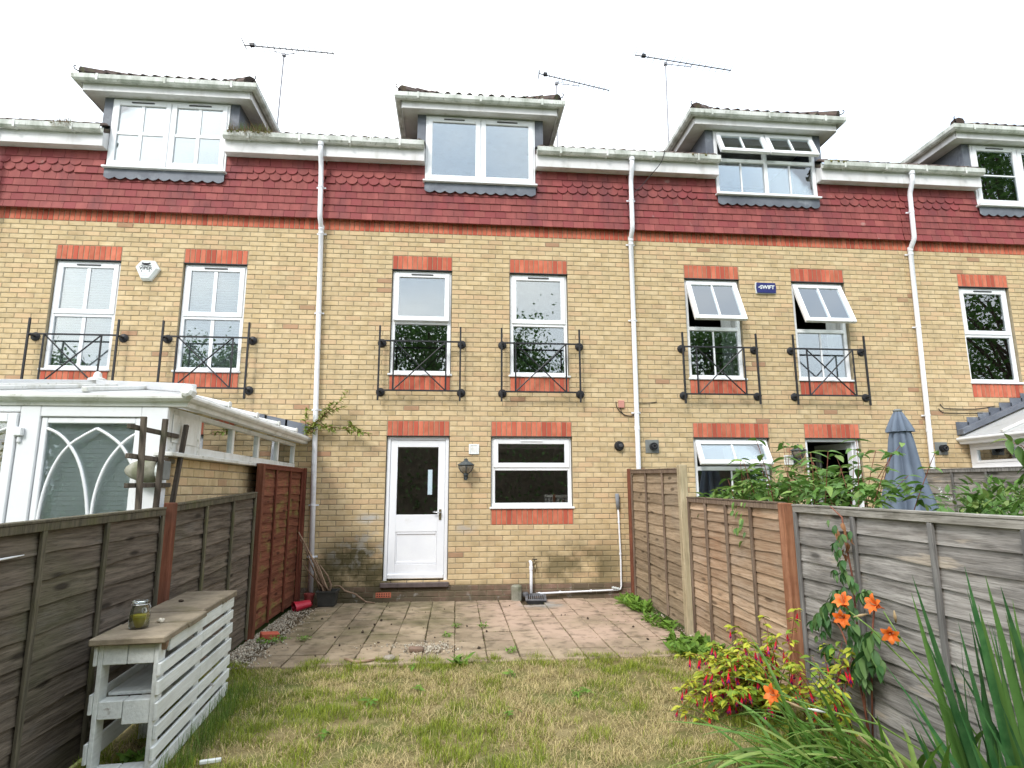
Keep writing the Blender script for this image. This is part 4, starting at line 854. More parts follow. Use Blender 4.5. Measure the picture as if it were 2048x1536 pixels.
for i in range(31): z = .95+.0365*i; MB().box(xa+.03, xb-.07, FY+.062, FY+.064, -.0195, .0195, Matrix.Translation((0, 0, z)) @ rotM((0, FY+.063, 0), (R_(-16), 0, 0))).build('blind_slat', 'blind_white', co)
MB().box(xa+.02, xb-.06, FY+.047, FY+.085, 2.03, 2.075).build('blind_headrail', 'upvc', co)
def trac(pts):
    P = [onY(u, v, FY-.004) for u, v in pts]; cable(co, P, .0125, 'upvc', 'tracery')
trac([(195, 857), (165, 873), (138, 892), (112, 925), (90, 975), (76, 1035), (66, 1110)]); trac([(195, 857), (220, 872), (243, 892), (262, 925), (275, 965), (283, 1010)])
trac([(96, 857), (118, 868), (138, 888), (158, 925), (170, 975), (175, 1035), (176, 1110)]); trac([(283, 864), (262, 874), (240, 893), (212, 930), (192, 980), (182, 1035), (178, 1110)])
trac([(-20, 870), (0, 862), (16, 856)])
# gutter round the front and side
gx, gy, gz = -1.08, -3.98, 2.26
pr = [(0, 0), (.012, -.012), (.012, -.03), (-.005, -.05), (-.03, -.06), (-.04, -.09), (-.11, -.09), (-.11, 0)]
mb = MB(); k = len(pr); vs = []
for d, z in pr: pass
for (st) in (0, 1, 2):
    for d, z in pr:
        vs.append([(-5.4, gy-d, gz+z), (gx+d, gy-d, gz+z), (gx+d, -.02, gz+z)][st])
mb.add(vs, [(st*k+i, st*k+(i+1) % k, (st+1)*k+(i+1) % k, (st+1)*k+i) for st in (0, 1) for i in range(k)] + [tuple(range(2*k, 3*k))]); mb.build('gutter', 'old_upvc', co)
MB().bbox(gx-.07, gx+.018, gy-.018, gy+.3, gz-.095, gz+.003, .003, rotM((gx, gy, 0), (0, 0, 0))) if False else None
# roof: ridge, sheets, glazing bars
rxm, rzm = -3.42, 2.80; ez = 2.28; ex_, ey_ = gx-.03, gy+.03; ryd = -1.1
C0 = Vector((ex_, ey_, ez)); RE = Vector((rxm, ryd, rzm)); RW = Vector((rxm, -.002, rzm)); S1 = Vector((ex_, -.002, ez)); C1 = Vector((2*rxm-ex_, ey_, ez)); S2 = Vector((2*rxm-ex_, -.002, ez))
def quadsheet(name, pts, mt, th=.02):
    n = len(pts); v = [Vector(p) for p in pts]; mb = MB(); mb.add(v + [p-Vector((0, 0, th)) for p in v], [tuple(range(n)), tuple(range(2*n-1, n-1, -1))] + [((i+1) % n, i, i+n, (i+1) % n+n) for i in range(n)]); return mb.build(name, mt, co)
def slopebar(a, b, w=.045, h=.04, mt='old_upvc', name='glazing_bar'):
    a, b = Vector(a), Vector(b); d = (b-a); L = d.length; q = d.to_track_quat('Y', 'Z').to_matrix().to_4x4(); mb = MB(); mb.bbox(-w/2, w/2, -.02, L, .001, h, .006, Matrix.Translation(a) @ q); return mb.build(name, mt, co)
nF = 6
for i in range(nF):
    a, b = C1.lerp(C0, i/nF), C1.lerp(C0, (i+1)/nF)
    def up(p):
        t = min(1, abs(p.x-(ex_ if p.x > rxm else 2*rxm-ex_))/abs(ex_-rxm)); return Vector((p.x, ey_+(ryd-ey_)*t, ez+(rzm-ez)*t))
    quadsheet('roof_sheet', [a, b, up(b), up(a)] if 0 < i < nF-1 else ([a, b, up(b)] if i == 0 else [a, b, up(a)]), 'roof_sheet')
    if 0 < i: slopebar(a, up(a))
for i in range(5):
    y0_, y1_ = ey_+(S1.y-ey_)*i/5, ey_+(S1.y-ey_)*(i+1)/5
    def upy(y): t = min(1, (y-ey_)/(ryd-ey_)); return Vector((ex_+(rxm-ex_)*t, y, ez+(rzm-ez)*t))
    a, b = Vector((ex_, y0_, ez)), Vector((ex_, y1_, ez)); pts = [a, b, upy(y1_)] + ([RE] if y0_ < ryd < y1_ else []) + ([upy(y0_)] if i else [])
    quadsheet('roof_sheet', pts, 'roof_sheet')
    if i: slopebar(a, upy(y0_))
    if i: MB().bbox(ex_+.022, ex_+.04, y0_-.03, y0_+.03, ez-.01, ez+.045, .008).build('bar_end', 'old_upvc', co)
quadsheet('roof_sheet', [S2, C1, RE, RW], 'roof_sheet')
slopebar(C0, RE, .09, .07, 'roof_sheet', 'hip_bar'); slopebar(C1, RE, .09, .07, 'roof_sheet', 'hip_bar'); slopebar(RE-Vector((0, .05, 0)), RW, .16, .075, 'roof_sheet', 'ridge')
MB().lathe([(.055, 0), (.06, .02), (.05, .06), (.03, .075)], C0+Vector((.01, -.01, -.005)), 8, Matrix.Rotation(R_(80), 4, 'X')).build('bar_end', 'old_upvc', co)
MB().lathe([(.10, 0), (.10, .03), (.05, .05), (.04, .10), (.02, .12)], RE+Vector((0, -.03, .05)), 14).build('finial', 'old_upvc', co)
MB().bbox(rxm-.42, rxm+.10, ryd-.10, ryd+.12, rzm+.03, rzm+.055, .01).build('ridge_cap', 'old_upvc', co)
for i in range(8):
    x = ex_-.02-.29*i; z = ez+(rzm-ez)*((ex_-x)/(ex_-rxm)); MB().add([(x, -.010, z+.02), (x-.32, -.010, z+.02+.06), (x-.32, -.010, z+.24), (x, -.010, z+.17), (x, -.004, z+.02), (x-.32, -.004, z+.08), (x-.32, -.004, z+.24), (x, -.004, z+.17)], [(3, 2, 1, 0), (4, 5, 6, 7), (0, 1, 5, 4), (2, 3, 7, 6), (1, 2, 6, 5), (3, 0, 4, 7)]).build('lead_step', 'lead', co)
# ================================================================ CONSERVATORY (right)
cr_ = thing('conservatory', 'white lean conservatory with lead flashing at the flower vase house', 'conservatory', (10.5, -1.5, 0)); X = 9.12; co_l = co; co = cr_
MB().box(X+.007, X+.2, -3.2, -.001, -.1, 1.79).build('dwarf_wall', 'mortar', cr_)
SR = brick_mesh(.065, .215); SRm = MB().add([(y, -x, z) for x, y, z in SR.v], SR.f).mesh('soldier_brick', ('red_brick',))
for i in range(40): put('soldier_brick', SRm, cr_, (X, -.05-.075*i, 1.68))
q = MB()
for c in range(7): 
    for k in range(13): q.box(X, X+.05, -3.15+.23*k+.1*(c % 2), -3.15+.23*k+.1*(c % 2)+.215, 1.50-.075*c, 1.565-.075*c)
q.build('brickwork', 'brick', cr_, kind='stuff')
MB().bbox(X-.09, X+.05, -3.2, -.004, 1.79, 1.825, .005).build('side_sill', 'upvc', cr_)
ys = [-2.9, -1.0, -.06]; mb = MB(); z0, z1 = 1.826, 2.21
mb.bbox(X-.012, X+.055, -3.1, -.03, z0, z0+.08, .004); mb.bbox(X-.012, X+.055, -3.1, -.03, z1-.06, z1, .004)
for y in ys: mb.bbox(X-.011, X+.055, y-.05, y+.03, z0+.081, z1-.061, .004)
sw = mb.build('side_window', 'upvc', cr_)
for a, b in zip(ys[:-1], ys[1:]): q = MB(); [q.bbox(X-.018, X+.05, p, r, z0+.082, z1-.062, .003) for p, r in ((a+.031, a+.08), (b-.10, b-.051))]; q.bbox(X-.018, X+.05, a+.081, b-.101, z0+.082, z0+.12, .003); q.bbox(X-.018, X+.05, a+.081, b-.101, z1-.1, z1-.062, .003); q.build('sash', 'upvc', sw); MB().box(X+.01, X+.016, a+.075, b-.095, z0+.115, z1-.095).build('pane', 'glass', sw)
pr = [(0, 0), (-.012, -.012), (-.012, -.03), (.005, -.05), (.03, -.065), (.04, -.1), (.2, -.1), (.2, 0)]; gx2 = 8.93; mb = MB()
mb.add([(gx2+d, y, 2.31+z) for y in (-3.3, -.01) for d, z in pr], [(i, (i+1) % 8, 8+(i+1) % 8, 8+i)[::-1] for i in range(8)] + [tuple(range(8)), tuple(range(15, 7, -1))]); mb.build('gutter', 'upvc', cr_)
sl_ = .40
for i in range(4): ya, yb = -3.2+.8*i, -2.4+.8*i; quadsheet('roof_sheet', [(gx2+.04, min(yb, -.003), 2.33), (gx2+.04, ya, 2.33), (gx2+2.0, ya, 2.33+sl_*1.96), (gx2+2.0, min(yb, -.003), 2.33+sl_*1.96)], 'roof_sheet'); slopebar((gx2+.04, ya+.8 if i < 3 else -.03, 2.332), (gx2+2.0, ya+.8 if i < 3 else -.03, 2.332+sl_*1.96)) if i < 3 else None
for i in range(7):
    x = gx2+.02+.2*i; z = 2.34+sl_*(x-gx2); MB().add([(x, -.010, z), (x+.22, -.010, z+.22*sl_), (x+.22, -.010, z+.22), (x, -.010, z+.22), (x, -.004, z), (x+.22, -.004, z+.22*sl_), (x+.22, -.004, z+.22), (x, -.004, z+.22)], [(0, 1, 2, 3), (7, 6, 5, 4), (4, 5, 1, 0), (6, 7, 3, 2), (5, 6, 2, 1), (7, 4, 0, 3)]).build('lead_step', 'lead', cr_)
MB().prism([(gx2+.03, 2.36), (gx2+2.0, 2.36+sl_*1.97), (gx2+2.0, 2.43+sl_*1.97), (gx2+.03, 2.44)], -.12, -.0115).build('lead_flashing', 'lead', cr_)
co = co_l
# ================================================================ TRELLIS + OVAL CASING
tr = thing('trellis', 'weathered wooden garden trellis leaning above the dark fence', 'trellis', (-1.22, -4.0, .02))
def tx(u, v): return onX(u, v, -1.215)
for a, b in (((288, 833), (276, 1020)), ((331, 838), (311, 1020)), ((373, 850), (343, 1014))):
    p, q_ = tx(*a), tx(*b); low = p+(q_-p)*((p.z-.02)/(p.z-q_.z)); mb = MB(); d = (p-low); L = d.length; M = Matrix.Translation(low) @ Vector(d).to_track_quat('Z', 'X').to_matrix().to_4x4(); mb.bbox(-.017, .017, -.017, .017, 0, L, .003, M); mb.build('upright', 'trellis_wood', tr)
for a, b in (((268, 852), (364, 873)), ((265, 911), (356, 923)), ((262, 971), (347, 970))):
    p, q_ = tx(*a)+Vector((-.034, 0, 0)), tx(*b)+Vector((-.034, 0, 0)); d = q_-p; M = Matrix.Translation(p) @ d.to_track_quat('Z', 'X').to_matrix().to_4x4(); mb = MB(); mb.bbox(-.017, .017, -.014, .014, 0, d.length, .003, M); mb.build('crossbar', 'trellis_wood', tr)
p = onY(296, 941, -4.0); oc = thing('oval_casing', 'weathered oval grey green casing fixed at the conservatory corner behind the trellis', 'casing', (p.x, p.y, p.z-.08))
MB().lathe([(.004, -.17), (.035, -.15), (.062, -.11), (.085, -.05), (.092, .0), (.09, .05), (.082, .085)], (p.x, -4.0, p.z), 18, Matrix.Rotation(R_(90), 4, 'Y')).build('shell', 'concrete', oc, smooth=True)
MB().lathe([(.083, 0), (.083, .014)], (p.x+.086, -4.0, p.z), 18, Matrix.Rotation(R_(90), 4, 'Y')).build('white_rim', 'alarm_white', oc)
MB().bbox(p.x+.101, p.x+.135, -4.05, -3.935, p.z-.07, p.z+.07, .004).build('bracket', 'flue_grey', oc)

# ================================================================ PALLET BENCH
PB = Matrix.Translation((-.735, -5.25, .0)) @ Matrix.Rotation(R_(5.3), 4, 'Z')
pb = thing('pallet_bench', 'white painted bench made from upended slatted pallets on the lawn', 'bench', (-.735, -5.25, 0)); W2 = .168; PL = 1.46; PT = .708
hs_ = [.072, .064, .072, .088, .070, .066, .08]; z = PT
for i, h in enumerate(hs_):
    zb = z-h; st = .11 if i == 0 else rr(-.012, .01)
    for a, b in ((st, .712), (.716, PL+rr(-.01, .012))):
        mb = MB(); mb.bbox(W2-.018, W2, a, b, zb, z, .003, PB @ rotM((0, .7, z), (rr(-.006, .006), 0, 0))); mb.build('slat', 'pallet_white', pb)
    z = zb-.032
for zz in (.60, .36, .12):
    mb = MB(); mb.bbox(-W2, -W2+.018, -.01, PL, zz, zz+.1, .003, PB); mb.build('slat', 'pallet_white', pb)
for y in (0., .66, 1.36):
    for s, x in ((-1, -W2+.019), (1, W2-.042)):
        mb = MB(); mb.bbox(x, x+.023, y, y+.1, .0, PT-.001, .003, PB); mb.build('upright_board', 'pallet_white', pb)
    for za, zb in ((.60, .70), (.33, .42), (.0, .085)):
        for xa_, xb_, dz in ((-W2+.0425, -.01, 0), (-.006, W2-.0425, -.03 if za == .33 else 0)):
            mb = MB(); mb.bbox(xa_, xb_, y+.004, y+.09, max(0, za+dz), zb, .004, PB); mb.build('block', 'pallet_white', pb)
for (a, b, zz) in ((.1, 1.4, .421),):
    mb = MB(); mb.bbox(-.12, .12, a, b, zz, zz+.018, .002, PB); mb.build('shelf_board', 'pallet_white', pb)
for i, (y0_, y1_, dx_, lab) in enumerate(((-.05, .325, 0, 'worn buff paving slab under the glass jar'), (.337, .665, .008, 'worn buff paving slab carrying the little shell'), (.675, 1.10, -.014, 'worn buff paving slab carrying the dark pebble'), (1.113, 1.47, -.006, 'worn buff paving slab at the fence end of the pallet bench'))):
    mb = MB(); mb.bbox(-W2-.015+dx_, W2+.02+dx_, y0_, y1_, PT+.001, PT+.037+(.006 if i > 1 else 0), .006, PB); mb.build('loose_slab', 'bench_slab', label=lab, cat='slab', group='slabs laid on the pallet bench')
STOP = PT+.0375
mb = MB(); mb.bbox(W2-.04, W2+.004, .035, .085, .655, .70, .008, PB @ rotM((W2, .05, .67), (.2, .2, .3))); mb.build('splinter', 'stick', pb)
jp = onZ(277, 1256, STOP); jr = thing('glass_jar', 'clip-top glass jar half full of murky yellow liquid', 'jar', (jp.x, jp.y, STOP))
MB().lathe([(.043, 0), (.052, .008), (.054, .06), (.05, .1), (.04, .122), (.041, .128), (.041, .137), (.0385, .137), (.0385, .128), (.0375, .122), (.0475, .1), (.0515, .06), (.0495, .01), (.04, .004)], (jp.x, jp.y, STOP+.0005), 24, cap=False).build('body', 'jar_glass', jr, smooth=True)
MB().lathe([(.039, .0), (.0488, .006), (.0508, .05), (.0495, .068)], (jp.x, jp.y, STOP+.005), 24).build('liquid', 'liquid', jr, smooth=True)
MB().lathe([(.044, 0), (.045, .006), (.043, .011), (.03, .013)], (jp.x, jp.y, STOP+.139), 24).build('lid', 'jar_glass', jr, smooth=True)
q = MB(); q.tube([(jp.x+.047*math.cos(a), jp.y+.047*math.sin(a), STOP+.132) for a in np.linspace(0, 6.28, 20)], .0016, 5); q.tube([(jp.x+.046, jp.y, STOP+.132), (jp.x+.056, jp.y, STOP+.115), (jp.x+.054, jp.y, STOP+.09)], .0016, 5); q.build('wire_clip', 'steel', jr)
def pebble(name, p, r, mt, lab, cat, sq=.6, seed=1, rough=.25):
    mb = MB(); n, k = 10, 6; vs = []
    for i in range(k+1):
        th = math.pi*i/k
        for j in range(n):
            ph = 2*math.pi*j/n; d = Vector((math.sin(th)*math.cos(ph), math.sin(th)*math.sin(ph), math.cos(th))); rad = 1+rough*mnoise.noise(d*1.6+Vector((seed, 0, 0)))
            vs.append((p[0]+d.x*r*rad, p[1]+d.y*r*rad*.8, p[2]+r*sq*.95+d.z*r*sq*rad))
    return mb.add(vs, [(i*n+j, (i+1)*n+j, (i+1)*n+(j+1) % n, i*n+(j+1) % n) for i in range(k) for j in range(n)]).build(name, mt, label=lab, cat=cat, smooth=True)
p = onZ(362, 1204, STOP+.005); pebble('pebble', (p.x, p.y, STOP+.005), .018, 'clod', 'small dark pebble lying on the pallet bench', 'pebble', .5)
p = onZ(322, 1245, STOP); pebble('sea_shell', (p.x, p.y, STOP), .02, 'pebble', 'pale crumpled shell lying beside the glass jar', 'shell', .6, 5, .8)
# ================================================================ POT, STICKS, RED THINGS
def frustum(mb, cx, cy, z0, z1, a, b, t=.008):
    vs = []
    for r, z in ((a, z0), (b, z1), (b+.012, z1), (b+.012, z1+.02), (b-t, z1+.02), (b-t, z1-.04)): vs += [(cx+sx*r, cy+sy*r*.85, z) for sx, sy in ((-1, -1), (1, -1), (1, 1), (-1, 1))]
    return mb.add(vs, [tuple((3, 2, 1, 0))] + [(i*4+j, i*4+(j+1) % 4, (i+1)*4+(j+1) % 4, (i+1)*4+j) for i in range(5) for j in range(4)] + [(20, 21, 22, 23)])
pt = thing('planter', 'square dark plastic planter full of cut branches by the house wall', 'planter', (-.68, -.28, .01))
q = frustum(MB(), -.68, -.28, .01, .185, .105, .125); q.build('tub', 'pot_dark', pt)
for n, pts in enumerate(([(651, 1182), (640, 1150), (626, 1120), (608, 1085), (597, 1064)], [(645, 1182), (636, 1158), (622, 1128), (612, 1100), (600, 1078)], [(656, 1182), (650, 1168), (641, 1142), (630, 1118)], [(647, 1184), (643, 1172), (630, 1158), (612, 1136), (606, 1126)], [(658, 1184), (662, 1170), (655, 1152), (640, 1130)], [(640, 1184), (633, 1160), (628, 1136)])):
    P = [onY(u, v, -.28+.04*math.sin(n*1.7+i)) for i, (u, v) in enumerate(pts)]; k = len(P); q = MB(); r0 = (.024, .015, .018, .014, .022, .011)[n]; q.tube(P, [r0*(1-.65*i/(k-1)) for i in range(k)], 7); q.build('branch', 'stick', pt, smooth=True)
P = [onY(669, 1172, -.22), onY(680, 1172, -.22), onY(690, 1182, -.22), onY(710, 1188, -.22), Vector(onZ(735, 1199, .03)), Vector(onZ(752, 1203, .014))]; P = [Vector((p.x, min(p.y, -.2), max(p.z, .012))) for p in P]
q = MB(); q.tube(P, [.006, .008, .011, .012, .012, .009], 7); q.build('branch', 'stick', label='long bent branch propped from planter rim to paving', cat='branch', smooth=True)
p = onZ(616, 1204, .02); q = MB(); q.lathe([(.05, 0), (.065, .13), (.072, .13), (.072, .16), (.06, .16), (.048, .02)], (-.93, -.24, .0), 18, cap=False); q.build('flower_pot', 'terracotta', label='dark red round flower pot tucked under the downpipe', cat='flower pot', smooth=False)
q = MB(); pr = [(.062, 0), (.064, .01), (.09, .19), (.098, .19), (.098, .205), (.084, .205), (.058, .02)]
q.lathe(pr, (0, 0, 0), 22, cap=False); q.add([(.06*math.cos(6.2832*j/22), .06*math.sin(6.2832*j/22), .004) for j in range(22)], [tuple(range(22))]); Mb = Matrix.Translation((-.86, -.50, .078)) @ Euler((R_(4), R_(-98), R_(28))).to_matrix().to_4x4() @ Matrix.Diagonal((.72, 1.05, 1, 1)); q.v = [tuple(Mb @ Vector(v)) for v in q.v]; q.build('plastic_bucket', 'red_plastic', label='squashed bright red plastic bucket lying on its side', cat='bucket', smooth=False)
p = onZ(538, 1277, 0); q = MB(); q.bbox(-.09, .09, -.045, .045, 0, .06, .006, Matrix.Translation((p.x, p.y, 0)) @ Euler((.12, .1, .5)).to_matrix().to_4x4()); q.build('loose_brick', 'red_brick', label='loose red brick among gravel beside the dark fence', cat='brick')
p = onZ(832, 1303, .01); q = MB(); q.bbox(-.07, .07, -.03, .03, 0, .045, .012, Matrix.Translation((p.x, p.y, .008)) @ Euler((.1, .06, .15)).to_matrix().to_4x4()); q.build('brick_fragment', 'plinth_brick', label='pinkish brick fragment lying at the gravel spill on paving', cat='brick')
p = onZ(778, 1320, .01); pebble('stone', (p.x, p.y, .006), .06, 'stone', 'rounded grey brown stone at the lawn edge of the paving', 'stone', .4, 3)
q = MB(); P = [onZ(u, v, .02) for u, v in ((690, 1318), (710, 1324), (735, 1322), (755, 1318), (785, 1314))]; q.tube(P, [.012, .016, .012, .008, .004], 7); q.build('root', 'stick', label='dry twisted root lying along the lawn edge', cat='root', smooth=True)
p = onZ(420, 1532, .0); q = MB(); q.bbox(-.055, .055, -.012, .012, .0, .02, .004, Matrix.Translation((p.x, p.y, .015)) @ Matrix.Rotation(.25, 4, 'Z')); q.build('white_offcut', 'pallet_white', label='short white painted offcut lying in the grass', cat='offcut')
# ================================================================ PARASOL
pc = onX(1795, 822, 6.0); ux, uy, uz = 6.0, pc.y, pc.z; pa = thing('parasol', 'folded blue grey garden parasol standing behind the fence', 'parasol', (ux, uy, 0))
def foldlathe(name, prof, nf, amp, n=96, tw=0., oy=0.):
    mb = MB(); vs = []; k = len(prof)
    for i, (r, z) in enumerate(prof):
        for j in range(n):
            a = 2*math.pi*j/n; f = 1+amp*min(1, i/2)*(abs(math.sin(a*nf/2+tw*i))-.55)+.06*mnoise.noise(Vector((math.cos(a)*1.5, math.sin(a)*1.5, z*2))); vs.append((ux+r*f*math.cos(a), uy+r*f*math.sin(a), z))
    return mb.add(vs, [(i*n+j, (i+1)*n+j, (i+1)*n+(j+1) % n, i*n+(j+1) % n) for i in range(k-1) for j in range(n)]).build(name, 'parasol_cloth', pa, smooth=True)
foldlathe('canopy', [(.05, uz-.03), (.085, uz-.18), (.105, uz-.35), (.135, uz-.6), (.18, uz-.85), (.235, uz-1.1), (.28, uz-1.3), (.30, uz-1.45)], 8, .55, tw=.02)
foldlathe('top_vent', [(.035, uz), (.05, uz-.03), (.085, uz-.12), (.12, uz-.215), (.124, uz-.24)], 8, .45)
MB().lathe([(.045, 0), (.05, .015), (.03, .03)], (ux, uy, uz-.01), 12).build('cap', 'flue_grey', pa); MB().tube([(ux, uy, .02), (ux, uy, uz-.02)], .02, 10).build('pole', 'aerial_metal', pa); MB().lathe([(.24, 0), (.24, .05), (.06, .07), (.03, .3)], (ux, uy, 0), 20).build('base', 'concrete', pa)
# ================================================================ FLOWER VASE IN THE WINDOW
vx, vy = 9.80, .22; va = thing('flower_vase', 'cream vase of white roses behind the window pane', 'vase', (vx, vy, 3.25))
MB().lathe([(.05, 0), (.07, .02), (.075, .10), (.06, .18), (.035, .24), (.045, .29)], (vx, vy, 3.252), 18).build('vase', 'old_upvc', va, smooth=True)
for i in range(11):
    a = rr(0, 6.28); r = rr(.05, .2); c = Vector((vx+.2*math.cos(a)*rr(.4, 1)+.02, vy+.08*math.sin(a), 3.72+rr(-.05, .1))); mb = MB()
    mb.lathe([(.01, -.04), (.04, -.025), (.052, .0), (.045, .03), (.02, .045)], c, 9); mb.build('rose', 'petal_white', va, smooth=True)
mb = MB()
for i in range(170):
    a = rr(0, 6.28); c = Vector((vx+.02+rr(-.22, .22), vy+rr(-.1, .1), 3.62+rr(-.12, .1))); M = Matrix.Translation(c) @ Euler((rr(-1, 1), rr(-1, 1), a)).to_matrix().to_4x4(); mb.add([M @ Vector(p) for p in ((-.02, 0, 0), (0, .04, .01), (.02, 0, 0), (0, -.04, 0))], [(0, 1, 2, 3)])
mb.build('foliage', 'hedge_leaf', va, kind='stuff')
MB().box(9.36, 10.2, .16, .45, 3.21, 3.25).build('window_ledge', 'upvc', HS[3]['o'])
# ================================================================ PLANTS
def leaf_me(name, mt, w=.42, fold=.12, droop=.25, n=4, pw=.8, tip=1.):
    mb = MB(); vs = []
    for i in range(n+1):
        t = i/n; hw = .5*w*math.sin(math.pi*min(1, t**pw*.97+.015))**.85; z = -droop*t*t
        vs += [(-hw, t, z+fold*hw*2), (0, t, z), (hw, t, z+fold*hw*2)]
    return mb.add(vs, [(i*3+j, i*3+j+1, i*3+4+j, i*3+3+j) for i in range(n) for j in (0, 1)]).mesh(name, (mt,), True)
def LM(p, d, l, roll=0., up=None):
    d = Vector(d).normalized(); q = d.to_track_quat('Y', 'Z').to_matrix().to_4x4(); return Matrix.Translation(Vector(p)) @ q @ Matrix.Rotation(roll, 4, 'Y') @ Matrix.Diagonal((l, l, l, 1))
def scatter(parent, name, meshes, Ms, maxn=300, sname='foliage'):
    cp_ = Vector(CAM); Ms = sorted(Ms, key=lambda M: (M.translation-cp_).length); mb = MB(); mtn = meshes[0].materials[0].name
    for i, M in enumerate(Ms):
        me = meshes[i % len(meshes)]
        if i < maxn:
            l, q, s = M.decompose(); o = put(name, me, parent, l, q.to_euler(), scale=s)
        else: mb.add([M @ v.co for v in me.vertices], [tuple(p.vertices) for p in me.polygons])
    if mb.v: mb.build(sname, mtn, parent, kind='stuff', smooth=True)
def rdir(el0=-.3, el1=1.): 
    a = rr(0, 6.283); e = rr(el0, el1); return Vector((math.cos(a)*math.cos(e), math.sin(a)*math.cos(e), math.sin(e)))
def curve_pts(p, d, L, bend, n=7, grav=1., jit=.0):
    p = Vector(p); d = Vector(d).normalized(); out = [p.copy()]
    for i in range(n):
        d = (d+Vector((rr(-jit, jit), rr(-jit, jit), -bend*grav/n))).normalized(); p = p+d*(L/n); out.append(p.copy())
    return out
# ---- shrub spilling over the right-hand fence
sh = thing('leafy_shrub', 'tall leafy green shrub spilling over the orange and grey fence', 'shrub', (4.1, -3.6, 0)); LMs = []
hl = [leaf_me('leaf', 'hedge_leaf', .40, .12, .25), leaf_me('leaf', 'hedge_leaf', .36, .2, .4)]
for n in range(34):
    y = rr(-4.5, -2.9); t = 1-min(1, abs(y+3.9)/1.5); top = 1.45+.42*t*rr(.5, 1.1); b = Vector((rr(3.75, 4.4), y, rr(.6, .9))); d = Vector((rr(-.35, .3), rr(-.35, .35), 1))
    P = curve_pts(b, d, max(.35, top-b.z)*1.12, rr(.1, .5), 9, jit=.06)
    q = MB(); q.tube(P, [.006*(1-.6*i/9) for i in range(10)], 5); q.build('stem', 'stem_red', sh, smooth=True)
    for i in range(3, 10):
        for k in (0, 1):
            a = n*1.3+i*2.4+k*math.pi; dd = Vector((math.cos(a), math.sin(a), rr(-.25, .35))); LMs.append(LM(P[i], dd, rr(.10, .16), rr(-.4, .4)))
for i in range(900):
    y = rr(-4.72, -2.3); t = 1-min(1, abs(y+3.9)/1.8); zt = 1.42+.22*t+.05*mnoise.noise(Vector((y*3, 0, 0))); LMs.append(LM((rr(3.6, 4.45), y, zt-abs(random.gauss(0, .09))), rdir(-.5, .6), rr(.07, .125), rr(-.6, .6)))
for i in range(26): LMs.append(LM((3.50+rr(-.02, .03), -3.62+rr(-.13, .1), 1.42-abs(rr(0, .36))), Vector((-.5, rr(-.6, .6), -.7)), rr(.04, .08), rr(-.5, .5)))
scatter(sh, 'leaf', hl, LMs)
# ---- flowering bush in the next garden
bu = thing('flowering_bush', 'bushy green shrub with small white blossom beyond the parasol', 'shrub', (6.0, -3.8, 0)); LMs = []
bl = [leaf_me('leaf', 'bush_leaf', .42, .15, .3), leaf_me('leaf', 'bush_leaf', .36, .15, .2)]
LB = [((5.9, -3.7, .75), (.75, .7, .80)), ((6.7, -4.1, .75), (.8, .6, .78)), ((5.25, -4.3, .70), (.55, .5, .70)), ((7.1, -3.0, .8), (.7, .9, .74)), ((5.9, -4.6, .7), (.6, .5, .76))]
for i in range(2600):
    c, r = random.choice(LB); d = rdir(-.1, 1.5); f = rr(.78, 1.06)+.08*mnoise.noise(d*4); LMs.append(LM((c[0]+d.x*r[0]*f, c[1]+d.y*r[1]*f, c[2]+d.z*r[2]*f), (d+rdir(-1, 1)*.9), rr(.07, .12), rr(-.6, .6)))
scatter(bu, 'leaf', bl, LMs)
for c, r in LB[:3]: q = MB(); q.tube([(c[0], c[1], 0), (c[0]+.05, c[1], .5), (c[0]+.1, c[1]+.1, 1.1)], [.03, .02, .01], 6); q.build('stem', 'bark', bu)
for i in range(9):
    p = onX(rr(1866, 1906), rr(975, 1000), 5.9); q = MB()
    for k in range(5): a = 6.28*k/5; M = LM(p, (math.cos(a), -.2, math.sin(a)), .03); q.add([M @ Vector(v) for v in ((-.3, .3, 0), (0, 0, 0), (.3, .3, 0), (0, 1, .1))], [(0, 1, 2, 3)])
    q.build('blossom', 'petal_white', bu)
sp = thing('leafy_sprig', 'thin leafy sprig in front of the far conservatory window', 'shrub', (6.9, -3.2, 1.2)); P = [onX(2075, 990, 6.9), onX(2062, 930, 6.9), onX(2040, 885, 6.9), onX(2012, 875, 6.9)]; P = [Vector((p.x, P[0].y+.1*i, p.z)) for i, p in enumerate(P)]
P = [Vector((6.9, -4.1, 0)), Vector((6.9, -4.0, 1.0))] + [onX(u, v, 6.9) for u, v in ((2085, 985), (2068, 930), (2045, 892), (2012, 880))]; q = MB(); q.tube(P, [.01, .008, .006, .005, .004, .003], 5); q.build('stem', 'stem_red', sp)
for i, (u, v, du, dv) in enumerate(((2014, 880, -30, 0), (2016, 878, 5, 20), (2024, 884, -10, -16), (2034, 890, 12, -18), (2036, 892, 6, 28), (2046, 897, -8, 30), (2050, 905, 25, -12), (2062, 930, -26, 8), (2068, 940, -32, 14), (2070, 955, -24, 26), (2066, 930, 20, -20))):
    a, b = onX(u, v, 6.9), onX(u+du, v+dv, 6.85); put('leaf', bl[0], sp, a, LM(a, b-a, 1, rr(-.5, .5)).to_euler(), scale=((b-a).length*1.3,)*3)
